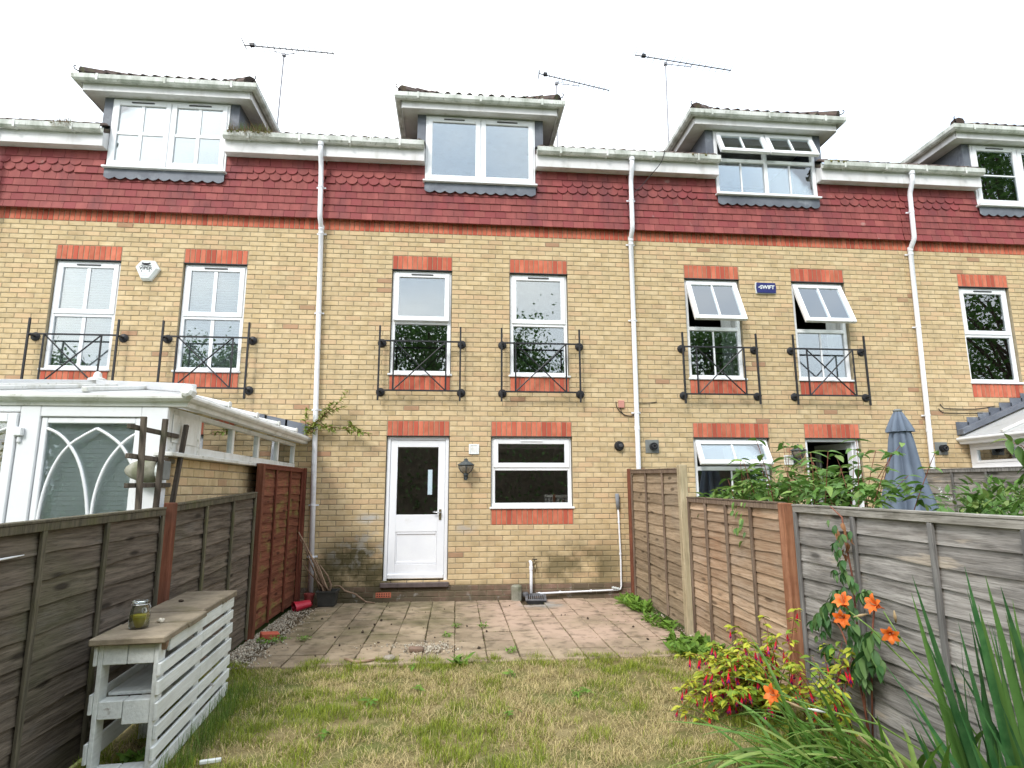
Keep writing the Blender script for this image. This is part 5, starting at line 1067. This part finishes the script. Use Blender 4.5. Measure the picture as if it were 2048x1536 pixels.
# ---- fuchsia
fu = thing('fuchsia', 'yellow-leaved fuchsia bush hung with red flowers by the fence', 'fuchsia', (3.2, -4.75, 0)); LMs = []; FM = []
fl = [leaf_me('leaf', 'fuchsia_leaf', .50, .1, .25), leaf_me('leaf', 'fuchsia_leaf', .44, .18, .35)]
mb = MB(); mb.lathe([(.05, 0), (.07, -.12), (.11, -.35), (.12, -.42)], n=6, cap=False)
for k in range(4): a = 1.57*k; mb.add([(.1*math.cos(a-.6), .1*math.sin(a-.6), -.40), (.1*math.cos(a+.6), .1*math.sin(a+.6), -.40), (.26*math.cos(a), .26*math.sin(a), -.74)], [(0, 1, 2)])
mb.cur = 1; mb.lathe([(.10, -.42), (.14, -.55), (.12, -.72)], n=6); mb.cur = 0
for k in range(3): mb.tube([(.03*k-.03, 0, -.7), (.05*k-.05, .02, -1.0)], .012, 4)
mb.tube([(0, 0, .0), (.02, .02, .35)], .018, 4); FME = mb.mesh('flower', ('petal_red', 'petal_purple'))
def fstem(b, d, L, bend, dense=1., fl_p=.5, ll=(.036, .075)):
    P = curve_pts(b, d, L, bend, 10, jit=.09); q = MB(); q.tube(P, [.0045*(1-.6*i/10) for i in range(11)], 5); q.build('stem', 'stem_red', fu, smooth=True)
    for i in range(2, 11):
        for k in range(2 if dense < 1.2 else 5):
            if random.random() < dense: a = i*1.6+k*math.pi+rr(-.4, .4); LMs.append(LM(P[i]+rdir()*.01, Vector((math.cos(a), math.sin(a), rr(-.3, .3))), rr(*ll), rr(-.4, .4)))
        if i > 4 and random.random() < fl_p: FM.append(P[i]+Vector((rr(-.04, .04), rr(-.04, .04), -.03)))
for n in range(58): fstem((3.17+rr(-.06, .08), -4.62+rr(-.12, .12), 0), Vector((rr(-.7, .12), rr(-.35, .6), 1)), rr(.42, .74), rr(.9, 2.5), 1.5, .55)
for n in range(18): fstem((3.36+rr(-.06, .06), -5.0+rr(-.25, .2), 0), Vector((rr(-.5, .1), rr(-.4, .4), 1)), rr(.4, .68), rr(.5, 1.3), 1.0, .12)
scatter(fu, 'leaf', fl, LMs)
for p in FM[:210]: put('flower', FME, fu, p, (rr(-.3, .3), rr(-.3, .3), rr(0, 6)), scale=(rr(.058, .08),)*3)
# ---- creeper on the grey fence
cv = thing('climbing_creeper', 'green creeper with drooping leaves climbing the silver-grey fence', 'creeper', (3.5, -5.05, 0)); LMs = []; DM = []
cl = [leaf_me('leaf', 'creeper_leaf', .45, .15, .35), leaf_me('leaf', 'creeper_leaf', .4, .1, .2)]; dl_ = [leaf_me('dead_leaf', 'dead_leaf', .35, .4, .5)]
for k, pts in enumerate(([(1735, 1420), (1722, 1320), (1712, 1230), (1704, 1150), (1690, 1080), (1684, 1035), (1660, 1012)], [(1738, 1420), (1712, 1330), (1680, 1255), (1650, 1220)], [(1735, 1400), (1742, 1300), (1748, 1220), (1740, 1180)])):
    P = [onX(u, v, 3.515-.01*k) for u, v in pts]; P[0] = Vector((3.5, P[0].y, 0)); q = MB(); q.tube(P, [.006]*(len(P)-1)+[.003], 5); q.build('stem', 'stem_red', cv, smooth=True)
def palm(p, s, n=5):
    for j in range(n): a = -1.5708+(j-(n-1)/2)*.62; LMs.append(LM(p+Vector((rr(-.02, 0), 0, 0)), Vector((-.28+rr(-.2, .1), math.cos(a)*-1, math.sin(a))), s*(1-.12*abs(j-(n-1)/2)), rr(-.4, .4)))
for (u, v, s) in ((1690, 1068, .065), (1672, 1050, .05), (1676, 1085, .06), (1678, 1100, .06), (1686, 1120, .065), (1690, 1145, .065), (1700, 1150, .06), (1712, 1165, .06), (1684, 1180, .075), (1672, 1192, .085), (1662, 1205, .09), (1700, 1195, .08), (1725, 1185, .06), (1740, 1180, .06), (1742, 1195, .05), (1640, 1225, .09), (1655, 1235, .1), (1628, 1240, .07), (1660, 1290, .10), (1650, 1262, .05), (1712, 1248, .09), (1722, 1270, .12), (1738, 1275, .11), (1750, 1262, .09), (1706, 1285, .08), (1745, 1300, .12), (1728, 1310, .13), (1715, 1335, .09), (1762, 1330, .08), (1695, 1345, .07), (1660, 1335, .06), (1735, 1360, .07), (1672, 1140, .05), (1710, 1215, .07)):
    palm(onX(u, v, 3.49-rr(0, .04)), s*1.3, random.choice((3, 4, 5))); palm(onX(u+rr(-14, 14), v+rr(-12, 12), 3.49-rr(0, .05)), s*1.0, 3)
for (u, v) in ((1670, 1050), (1685, 1045), (1692, 1062), (1678, 1075), (1695, 1085), (1688, 1098), (1690, 1108), (1675, 1060), (1700, 1070)): 
    for k in range(2): DM.append(LM(onX(u, v, 3.5), Vector((rr(-.4, 0), rr(-.5, .5), -1)), rr(.045, .075), rr(-1, 1)))
scatter(cv, 'leaf', cl, LMs); scatter(cv, 'dead_leaf', dl_, DM)
# ---- day lilies
def strap(parent, base, d, L, w, bend, mt, n=11, name='leaf', fold=.25, jit=.02, tw=0., face=False):
    P = curve_pts(base, d, L, bend, n, jit=jit); mb = MB(); vs = []; side = Vector(d).cross(Vector((rr(-.5, .5), 1, 0)) if face else Vector((0, 0, 1)))
    side = side.normalized() if side.length > .05 else Vector((1, 0, 0))
    for i, p in enumerate(P):
        t = i/n; hw = .5*w*(min(1, .55+t*3)*(1-t**2.6)+.02); tg = (P[min(i+1, n)]-P[max(i-1, 0)]).normalized(); s2 = Matrix.Rotation(tw*t, 3, tg) @ side; nr = s2.cross(tg).normalized()
        vs += [p-s2*hw+nr*hw*fold*2, p, p+s2*hw+nr*hw*fold*2]
    mb.add(vs, [(i*3+j, i*3+j+1, i*3+4+j, i*3+3+j) for i in range(n) for j in (0, 1)]); return mb.build(name, mt, parent, smooth=True)
ly = thing('daylily', 'clump of orange day lilies with arching strap leaves by the grey fence', 'day lily', (3.05, -6.0, 0))
for n in range(190):
    b = Vector((random.gauss(3.02, .18), random.gauss(-5.92, .26), 0)); a = random.gauss(math.pi*.95, .9); el = rr(.4, 1.3); d = Vector((math.cos(a)*math.cos(el), math.sin(a)*math.cos(el), math.sin(el)))
    strap(ly, b, d, rr(.5, .98), rr(.022, .036), rr(.7, 2.3), 'lily_leaf', tw=rr(-.6, .6))
pet = leaf_me('petal', 'petal_orange', .44, .12, -.0, 5)
def petal_me():
    mb = MB(); vs = []; n = 6
    for i in range(n+1):
        t = i/n; hw = .25*math.sin(math.pi*(t*.93+.05))**.8; r = .06+.60*t**2.0; z = 1.05*t-.40*t**4; vs += [(-hw, r, z+.03*math.sin(9*t)), (0, r-.03, z), (hw, r, z-.03*math.sin(9*t))]
    return mb.add(vs, [(i*3+j, i*3+j+1, i*3+4+j, i*3+3+j) for i in range(n) for j in (0, 1)]).mesh('petal', ('petal_orange',), True)
PM = petal_me()
def lily_flower(p, d, s):
    q = MB(); q.lathe([(.006*10*s*.3, -.35*s), (.05*s, 0), (.07*s, .12*s)], (0, 0, 0), 8, Vector(d).to_track_quat('Z', 'Y').to_matrix().to_4x4()); q.v = [tuple(Vector(v)+p) for v in q.v]; f = q.build('flower', 'petal_orange', ly, smooth=True)
    R0 = Vector(d).to_track_quat('Z', 'Y')
    for k in range(6): o = put('petal', PM, f, p, (R0 @ Euler((0, 0, k*1.0472+rr(-.1, .1))).to_quaternion()).to_euler(), scale=(s*(1 if k % 2 else .85), s, s*rr(.9, 1.05)))
    for k in range(3): q = MB(); dd = (Vector(d)+rdir()*.3); q.tube([p, p+dd*s*.55, p+dd*s*.8+Vector((0, 0, .01))], .0016, 4); q.build('stamen', 'bud_straw', f)
def scape(b, pts, r=.0045): 
    q = MB(); q.tube([b]+pts, [r*1.3]+[r]*(len(pts)-1)+[r*.7], 6); q.build('flower_stem', 'stem_green', ly, smooth=True)
F1, F2, F3, F4 = onY(1692, 1213, -5.9), onY(1760, 1214, -5.95), onY(1782, 1262, -6.0), onY(1556, 1390, -5.75); F1b = onY(1690, 1233, -5.95)
B0 = Vector((3.2, -6.1, 0))
scape(B0, [onY(1890, 1420, -6.05), onY(1815, 1330, -6.0), onY(1740, 1255, -5.95), F1+Vector((.012, 0, -.02))]); scape(B0+Vector((.05, 0, 0)), [onY(1960, 1480, -6.1), onY(1880, 1370, -6.05), onY(1800, 1275, -6.0), F2+Vector((.015, 0, -.02))]); scape(B0+Vector((.02, .1, 0)), [onY(1900, 1536, -5.9), onY(1760, 1450, -5.85), onY(1650, 1420, -5.8), F4+Vector((.015, 0, -.0))])
scape(onY(1800, 1275, -6.0), [onY(1792, 1270, -6.0), F3+Vector((.01, 0, .0))])
lily_flower(F1, (-.6, -.3, .7), .076); lily_flower(F1b, (-.8, -.6, -.1), .068); lily_flower(F2, (-.95, -.1, .35), .078); lily_flower(F3, (-.6, -.65, -.25), .07); lily_flower(F4, (-.9, -.35, .2), .08)
for (u, v, du, dv, mt) in ((1735, 1228, -28, 6, 'bud_straw'), (1792, 1245, -4, -24, 'bud_straw'), (1790, 1270, 8, 22, 'stem_green'), (1610, 1420, -38, -18, 'bud_straw'), (1650, 1425, -34, -8, 'petal_white'), (1745, 1500, -28, -30, 'bud_straw'), (1700, 1520, -40, -6, 'bud_straw')):
    a, b = onY(u, v, -5.9), onY(u+du, v+dv, -5.92); q = MB(); q.tube([a, a.lerp(b, .5), b], [.004, .0075, .002], 7); q.build('bud', mt, ly, smooth=True)
# ---- sword-leaved iris
ir = thing('iris', 'tall clump of dark sword-shaped iris leaves beside the lilies', 'iris', (3.2, -6.5, 0))
for n, (u, v, bx, by, wd, bend) in enumerate(((1832, 1168, 3.06, -6.45, .036, .25), (1824, 1200, 3.04, -6.4, .042, .2), (1930, 1150, 3.15, -6.5, .045, .25), (1985, 1168, 3.2, -6.55, .05, .2), (1935, 1240, 3.12, -6.45, .05, .15), (1962, 1225, 3.16, -6.5, .055, .1), (2030, 1215, 3.25, -6.5, .05, .1), (1868, 1285, 3.08, -6.45, .04, .2), (1905, 1340, 3.1, -6.42, .045, .1), (1990, 1270, 3.2, -6.45, .05, .05), (2015, 1240, 3.22, -6.42, .05, .05), (1918, 1258, 3.1, -6.5, .045, .1), (1960, 1330, 3.15, -6.35, .045, .3), (2045, 1290, 3.26, -6.4, .05, .05), (1945, 1190, 3.17, -6.5, .04, .15), (2005, 1190, 3.24, -6.6, .05, .1), (1975, 1295, 3.18, -6.5, .05, 0), (1950, 1375, 3.1, -6.5, .045, .0), (2030, 1330, 3.2, -6.5, .05, 0), (1890, 1400, 3.1, -6.4, .035, .1))):
    tip = onY(u, v, by-.02+rr(-.08, .1)); b = Vector((bx+.06, by, 0)); d = tip-b; L = d.length*1.03; strap(ir, b, d+Vector((0, 0, bend*.5*L)), L, wd, bend, 'iris_leaf', 12, jit=.004, fold=.12, tw=rr(-.4, .4), face=True)
for n in range(26):
    b = Vector((rr(3.1, 3.34), rr(-6.62, -6.3), 0)); d = Vector((rr(-.42, .12), rr(-.15, .2), 1)); strap(ir, b, d, rr(.55, 1.08), rr(.024, .04), rr(0, .5), 'iris_leaf', 11, jit=.01, fold=.15, tw=rr(-.7, .7), face=True)
b = Vector((3.24, -6.62, .35)); strap(ir, b, Vector((-.45, 0, 1)), .75, .045, 3.4, 'lily_leaf', 14, jit=.0, fold=.1, face=True)
# ---- buddleia seedling on the wall
wb = thing('wall_shrub', 'wild leafy seedling growing from the gutter end beside the downpipe', 'shrub', (-1.06, -.12, 2.25)); LMs = []
wl_ = [leaf_me('leaf', 'wall_shrub_leaf', .40, .15, .3), leaf_me('leaf', 'wall_shrub_leaf', .34, .2, .4)]
for pts in ([(612, 868), (630, 845), (655, 825), (678, 805), (696, 783)], [(612, 868), (650, 852), (690, 858), (720, 866), (742, 868)], [(612, 866), (640, 838), (662, 822), (690, 812)], [(612, 868), (625, 850), (640, 850), (668, 862)], [(612, 865), (611, 840), (613, 818)], [(640, 842), (652, 822), (664, 808)], [(690, 858), (705, 850), (722, 862)]):
    P = [onY(u, v, -.15-.02*i) for i, (u, v) in enumerate(pts)]; q = MB(); q.tube(P, [.006*(1-.7*i/(len(P)-1)) for i in range(len(P))], 5); q.build('stem', 'stem_red', wb, smooth=True)
    for i in range(len(P)-1):
        for k in range(20):
            t = k/20; p = P[i].lerp(P[i+1], t); LMs.append(LM(p, (P[i+1]-P[i]).normalized()*.5+rdir(-.8, .8), rr(.05, .10)*(1-.08*i), rr(-.6, .6)))
scatter(wb, 'leaf', wl_, LMs)
# ---- weeds
wm = [leaf_me('leaf', 'weed_leaf', .42, .1, .3), leaf_me('leaf', 'weed_leaf', .22, .2, .5)]
def weed(lab, c, r, n, l, el=(.1, 1.1), grp='weeds between paving and fence'):
    o = thing('weed', lab, 'weed', (c[0], c[1], 0), grp); mb = MB()
    for i in range(n):
        a = rr(0, 6.28); q = math.sqrt(random.random()); p = (c[0]+r[0]*q*math.cos(a), c[1]+r[1]*q*math.sin(a), .01+rr(0, .03)); me = wm[i % 2]; M = LM(p, rdir(*el), rr(*l), rr(-.5, .5)); mb.add([M @ v.co for v in me.vertices], [tuple(f.vertices) for f in me.polygons])
    mb.build('foliage', 'weed_leaf', o, smooth=True, kind='stuff')
weed('low green weeds in the corner where tan fence meets wall', (3.40, -.22), (.16, .14), 90, (.03, .07)); weed('grassy green weeds along the tan fence foot, nearer the house', (3.36, -.85), (.13, .45), 300, (.06, .16), (.4, 1.3)); weed('leafy green weeds at the foot of the pale fence post', (3.33, -1.85), (.14, .4), 200, (.05, .11)); weed('ferny green weeds at the lawn corner beside the fuchsia', (3.28, -3.0), (.24, .4), 300, (.06, .14), (.2, 1.2))
p = onZ(545, 1285); weed('moss-green weeds around the loose red brick', (p.x, p.y), (.16, .15), 120, (.02, .05)); p = onZ(608, 1283); weed('small tuft of weeds on the mossy paving', (p.x, p.y), (.08, .05), 60, (.02, .045))
for (u, v, lab) in ((893, 1275, 'small weed tuft at the paving joint above the gravel spill'), (965, 1257, 'small weed tuft at a joint of the pinkish paving'), (1025, 1306, 'low weed tuft in paving near the lawn edge'), (915, 1256, 'tiny weed tuft between two mossy slabs')):
    p = onZ(u, v); weed(lab, (p.x, p.y), (.06, .05), 45, (.02, .045))
for (u, v, lab) in ((921, 1330, 'broad-leaved dandelion weed at the lawn edge'), (250, 1500, 'green weed growing inside the pallet bench')):
    p = onZ(u, v); p = p if u > 300 else Vector((-.78, -5.0, 0)); weed(lab, (p.x, p.y), (.07, .07), 40, (.05, .1), (.3, 1.2))
# ---- moss and grass in the gutters
def blades(mb_v, mb_f, cols, xs, ys, zs, L, W, lean, az, col, fade=.75):
    n = len(xs); V = np.zeros((n, 5, 3)); ca, sa = np.cos(az), np.sin(az); px, py = -sa*W/2, ca*W/2
    hx, hy = np.sin(lean)*ca*L, np.sin(lean)*sa*L; hz = np.cos(lean)*L
    for i, (t, s, sg) in enumerate(((0, 1, -1), (0, 1, 1), (.55, .8, -1), (.55, .8, 1), (1, 0, 0))):
        bx = t*t*.75+t*.25
        V[:, i, 0] = xs+hx*bx*1.3+px*s*sg; V[:, i, 1] = ys+hy*bx*1.3+py*s*sg; V[:, i, 2] = zs+hz*(t*1.15-.15*t*t)
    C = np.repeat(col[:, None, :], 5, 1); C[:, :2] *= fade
    mb_v.append(V.reshape(-1, 3)); cols.append(C.reshape(-1, 3))
def grass_obj(name, parts, mt='grass_blade', parent=None, **kw):
    V = np.concatenate([p[0] for p in parts]); C = np.concatenate([p[1] for p in parts]); n = len(V)//5; me = bpy.data.meshes.new(name)
    base = np.arange(n)*5; loops = np.stack([base, base+1, base+3, base+2, base+2, base+3, base+4], 1).ravel()
    me.vertices.add(len(V)); me.vertices.foreach_set('co', V.ravel().astype(np.float32)); me.loops.add(len(loops)); me.loops.foreach_set('vertex_index', loops.astype(np.int32))
    st = np.stack([np.arange(n)*7, np.arange(n)*7+4], 1).ravel(); me.polygons.add(2*n); me.polygons.foreach_set('loop_start', st.astype(np.int32)); me.update(calc_edges=True)
    a = me.color_attributes.new('Col', 'FLOAT_COLOR', 'POINT'); a.data.foreach_set('color', np.c_[C, np.ones(len(C))].ravel().astype(np.float32)); me.materials.append(MATS[mt]); me.validate()
    return put(name, me, parent, (0, 0, 0), **kw)
RNG = np.random.default_rng(3)
def fbm(x, y, s, seed): return np.array([mnoise.fractal(Vector((a*s, b*s, seed)), 1., 2., 3) for a, b in zip(x, y)])
def lawn_blades(x0, x1, y0, y1, dens, lmul=1.):
    n = int((x1-x0)*(y1-y0)*dens); x = RNG.uniform(x0, x1, n); y = RNG.uniform(y0, y1, n)
    gx, gy = np.meshgrid(np.linspace(x0, x1, 90), np.linspace(y0, y1, 60)); f1 = fbm(gx.ravel(), gy.ravel(), 1.5, 1.).reshape(60, 90); f2 = fbm(gx.ravel(), gy.ravel(), 5., 7.).reshape(60, 90)
    ix = np.clip(((x-x0)/(x1-x0)*89).astype(int), 0, 89); iy = np.clip(((y-y0)/(y1-y0)*59).astype(int), 0, 59); p = f1[iy, ix]*.9+f2[iy, ix]*.55
    gl = np.exp(-((x+.55)**2/.5+(y+4.3)**2/1.2))*.55+np.exp(-((y+3.1)**2/.02))*.3-np.exp(-((x-2.1)**2/1.2+(y+4.2)**2/.8))*.28
    green = RNG.random(n) < np.clip(.38+p*1.25+gl, .06, .94)
    L = np.where(green, RNG.uniform(.02, .052, n), RNG.uniform(.026, .066, n))*lmul*(1+.25*f2[iy, ix]); lean = np.where(green, RNG.uniform(.1, .9, n), RNG.uniform(.5, 1.4, n)); W = RNG.uniform(.0022, .0042, n); az = RNG.uniform(0, 6.283, n)
    cg = np.array([.16, .245, .02]); cg2 = np.array([.37, .40, .055]); cs = np.array([.67, .55, .27]); cs2 = np.array([.44, .35, .17]); t = RNG.random(n)[:, None]
    col = np.where(green[:, None], cg*(1-t)+cg2*t, cs*(1-t)+cs2*t)
    q = f2[iy, ix]; keep = (RNG.random(n) > np.clip((-.10-q)*3.2, 0, .85)) & (y < -3.0+.10*f2[0, ix]+.03*RNG.normal(size=n)); L = L*np.where(green & (q > .18), 1.55, 1.)
    x, y, L, W, lean, az, col = x[keep], y[keep], L[keep], W[keep], lean[keep], az[keep], col[keep]; n = len(x)
    v, c = [], []; blades(v, None, c, x, y, np.full(n, -.014), L, W, lean, az, col); return v[0], c[0]
edge = lawn_blades(-1.08, 3.5, -3.10, -2.96, 7000, 1.15)
parts = [lawn_blades(-1.08, 3.5, -5.4, -3.0, 8500), lawn_blades(-1.08, 3.5, -7.2, -5.4, 2500), edge]
n = 700; x = RNG.normal(-.62, .12, n); y = RNG.uniform(-5.2, -3.7, n); v, c = [], []; keepx = x > -.70-.09*(y+3.84); x = np.where(keepx, x, -.5+.09*RNG.random(n)-.09*(y+5.2)); blades(v, None, c, x, y, np.full(n, -.01), RNG.uniform(.08, .17, n), RNG.uniform(.002, .004, n), RNG.uniform(.05, .7, n), RNG.uniform(0, 6.28, n), np.tile(np.array([.12, .2, .035]), (n, 1))*RNG.uniform(.7, 1.4, (n, 1))); parts.append((v[0], c[0]))
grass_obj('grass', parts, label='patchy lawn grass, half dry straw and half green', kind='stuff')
def gutter_tuft(lab, x0, x1, n, g, y=-.285, z=6.82, Lr=(.02, .12)):
    x = RNG.uniform(x0, x1, n); green = RNG.random(n) < g; v, c = [], []; L = RNG.uniform(*Lr, n); t = RNG.random((n, 1)); col = np.where(green[:, None], np.array([[.13, .22, .04]]), np.array([[.33, .25, .14]])*(1-t)+np.array([[.18, .13, .08]])*t)
    lean = np.where(green, RNG.uniform(0, .6, n), RNG.uniform(.3, 2.6, n)); az = np.where(green, RNG.uniform(0, 6.28, n), RNG.normal(-1.57, .5, n)); blades(v, None, c, x, RNG.normal(y, .02, n), np.full(n, z), L, RNG.uniform(.003, .006, n), lean, az, col)
    o = grass_obj('gutter_grass', [(v[0], c[0])], label=lab, cat='grass'); return o
def moss(x0, x1, n, parent, y=-.28, z=6.82):
    mb = MB()
    for i in range(n): r = rr(.012, .03); mb.lathe([(.2*r, -r*.6), (r, 0), (.7*r, r*.6), (.1*r, r*.9)], (rr(x0, x1), rr(y-.03, y+.03), z+rr(0, .015)), 6, Euler((rr(0, 3), rr(0, 3), 0)).to_matrix().to_4x4())
    mb.build('moss', 'moss', parent, kind='stuff')
o = gutter_tuft('dry roots and green grass growing in the gutter beside the first dormer', -2.46, -1.85, 620, .3, Lr=(.04, .20)); moss(-2.47, -1.85, 60, o)
o = gutter_tuft('dry brown grass hanging over the gutter above the hexagonal alarm house', -4.95, -4.65, 180, .05, Lr=(.03, .16)); moss(-4.95, -4.62, 20, o)
o = gutter_tuft('small dry moss tuft in the gutter left of the plain-paned dormer', -.72, -.28, 90, .2, Lr=(.02, .06)); moss(-.7, -.25, 20, o)
o = gutter_tuft('brown moss tuft in the gutter beside the dormer with open windows', 4.75, 5.1, 90, .05, Lr=(.02, .07)); moss(4.7, 5.1, 30, o)
o = gutter_tuft('brown moss tuft in the gutter right of the dormer with open windows', 7.05, 7.4, 70, .0, Lr=(.02, .07)); moss(7.0, 7.4, 25, o)
# ---- gravel and crumbs of earth
def gravel(name, lab, pts, rng, mt):
    mb = MB()
    for x, y, z in pts:
        r = rr(*rng); M = Matrix.Translation((x, y, z)) @ Euler((rr(0, 6), rr(0, 6), rr(0, 6))).to_matrix().to_4x4(); v = [(r, 0, 0), (0, r*rr(.6, 1), 0), (-r*rr(.7, 1.1), 0, 0), (0, -r, 0), (0, 0, r*.7), (0, 0, -r*.7)]
        mb.add([M @ Vector(p) for p in v], [(0, 1, 4), (1, 2, 4), (2, 3, 4), (3, 0, 4), (1, 0, 5), (2, 1, 5), (3, 2, 5), (0, 3, 5)])
    return mb.build(name, mt, label=lab, kind='stuff')
pts = []
for i in range(2400):
    y = -.45-2.7*random.random()**.8; x = -1.10+abs(random.gauss(0, .16)); pts.append((x, y, (.0 if x < -.8 else .012)+rr(0, .006)))
c0 = onZ(858, 1298)
pts += [(c0.x+random.gauss(0, .12), c0.y+random.gauss(0, .11), .012) for i in range(420)] + [(c0.x-.35+random.gauss(0, .2), c0.y+.12+random.gauss(0, .05), .012) for i in range(60)] + [(3.42+random.gauss(0, .08), rr(-2.9, -.2), .0) for i in range(350)]
gravel('gravel', 'pale gravel scattered along the fence foot and paving', pts, (.006, .015), 'pebble')
pts = [(rr(-.75, 3.2), rr(-3.0, -.2), .012) for i in range(14)] + [(rr(-.7, .9), rr(-2.9, -.5), .012) for i in range(26)] + [(p.x, p.y, .012) for p in (onZ(1130+rr(-8, 8), 1232) for _ in range(3))]
gravel('earth_crumbs', 'dark crumbs of earth scattered over the paving', pts, (.005, .026), 'clod')
pts = [(rr(-.79, 3.38), -.10-SD*random.randint(0, 7)+rr(-.006, .006), .0) for i in range(500)]+[(PATIO_X0+SW*random.randint(1, 13)+rr(-.006, .006), rr(-3.1, -.15), .0) for i in range(600)]
gravel('joint_moss', 'moss and grit in the joints of the paving', pts, (.004, .009), 'moss')
# ================================================================ TREES BEYOND THE GARDEN END (seen mirrored in the panes)
def tree(x, y, h, r, lab, n=9000, low=.12):
    o = thing('garden_tree', lab, 'tree', (x, y, 0), 'trees beyond the garden end'); q = MB(); q.tube([(x, y, -.1), (x+rr(-.2, .2), y, h*.3), (x+rr(-.3, .3), y+rr(-.3, .3), h*.62), (x, y, h*.85)], [.24*h/10, .17*h/10, .1*h/10, .03], 9); q.build('trunk', 'bark', o, smooth=True)
    q = MB(); cl_ = []
    for i in range(64):
        t = rr(low, .97); rad = r*math.sqrt(max(.03, 1-((t-.45)/.57)**2)); a = rr(0, 6.28); k = math.sqrt(rr(.1, 1)); c = Vector((x+rad*k*math.cos(a), y+rad*k*math.sin(a), h*t)); cl_.append((c, rr(.12, .24)*r+.25)); q.tube([(x, y, h*max(.15, t-.22)), c.lerp(Vector((x, y, h*t)), .4), c], [.05*h/10, .03*h/10, .01], 5)
    q.build('limbs', 'bark', o)
    N_ = n; cs = [random.choice(cl_) for _ in range(N_)]; C = np.array([c[0] for c in cs])+RNG.normal(0, 1, (N_, 3))*np.array([[c[1]*.62] for c in cs]); s = RNG.uniform(.07, .15, (N_, 1)); A = RNG.normal(0, 1, (N_, 3)); A /= np.linalg.norm(A, axis=1)[:, None]; B = np.cross(A, RNG.normal(0, 1, (N_, 3))); B /= np.linalg.norm(B, axis=1)[:, None]
    V = np.stack([C-A*s, C-B*s*.55, C+A*s, C+B*s*.55], 1).reshape(-1, 3)-np.array([x, y, 0]); me = bpy.data.meshes.new('crown'); me.from_pydata(V.tolist(), [], [(4*i, 4*i+1, 4*i+2, 4*i+3) for i in range(N_)]); me.materials.append(MATS['tree_leaf']); put('crown', me, o, (x, y, 0))
TL = 'bushy green tree beyond the garden end, mirrored in the window panes'
for x, y, h, r in ((-21, -24, 8.5, 3.4), (-13, -26, 9.4, 3.8), (-5.5, -26, 11.2, 4.2), (-.5, -25, 12.2, 4.0), (4.0, -26, 11.4, 3.4), (10.5, -25, 11.0, 3.6), (15.5, -23, 11.0, 3.4), (24, -13, 16.5, 4.8), (33, -20, 19, 5.4)): tree(x, y, h, r, TL, 16000)
tree(3.0, -16.5, 5.2, 2.4, 'low dark tree nearer the garden end, mirrored in the kitchen window', 7000, .05); tree(-3.2, -17.5, 5.0, 2.4, 'low dark tree nearer the garden end, mirrored in the back door', 7000, .05)

# hedge added behind the camera to darken the ground floor reflections
hg = thing('added_hedge', 'tall dark hedge added out of view to darken the ground floor panes', 'hedge', (2, -13.6, 0))
mb = MB()
for i in range(9): mb.tube([(-6+2*i, -13.6, 0), (-6+2*i+.1, -13.6, 2.6)], [.07, .03], 6)
mb.build('stems', 'bark', hg, kind='stuff')
mb = MB(); mb.bbox(-8, 12, -14.1, -13.2, .3, 3.3, .3); mb.build('dark_filler', 'bark', hg)  # solid dark box filling the added hedge for the pane reflections
N_ = 26000; C = np.c_[RNG.uniform(-8.4, 12.4, N_), -13.65+RNG.normal(0, .42, N_), RNG.uniform(.05, 3.7, N_)+RNG.normal(0, .12, N_)]; A = RNG.normal(0, 1, (N_, 3)); A /= np.linalg.norm(A, axis=1)[:, None]; B = np.cross(A, RNG.normal(0, 1, (N_, 3))); B /= np.linalg.norm(B, axis=1)[:, None]; s = RNG.uniform(.04, .09, (N_, 1))
V = np.stack([C-A*s, C-B*s*.55, C+A*s, C+B*s*.55], 1).reshape(-1, 3)-np.array([2, -13.6, 0]); me = bpy.data.meshes.new('foliage'); me.from_pydata(V.tolist(), [], [(4*i, 4*i+1, 4*i+2, 4*i+3) for i in range(N_)]); me.materials.append(MATS['tree_leaf']); put('foliage', me, hg, (2, -13.6, 0), kind='stuff')

# broad-leaved lawn weeds
for i in range(8):
    x, y = rr(-.3, 2.7), rr(-5.1, -3.25); weed('small flat rosette weed growing in the lawn', (x, y), (.035, .035), random.randint(7, 14), (.035, .075), (.0, .5), 'rosette weeds in the lawn')
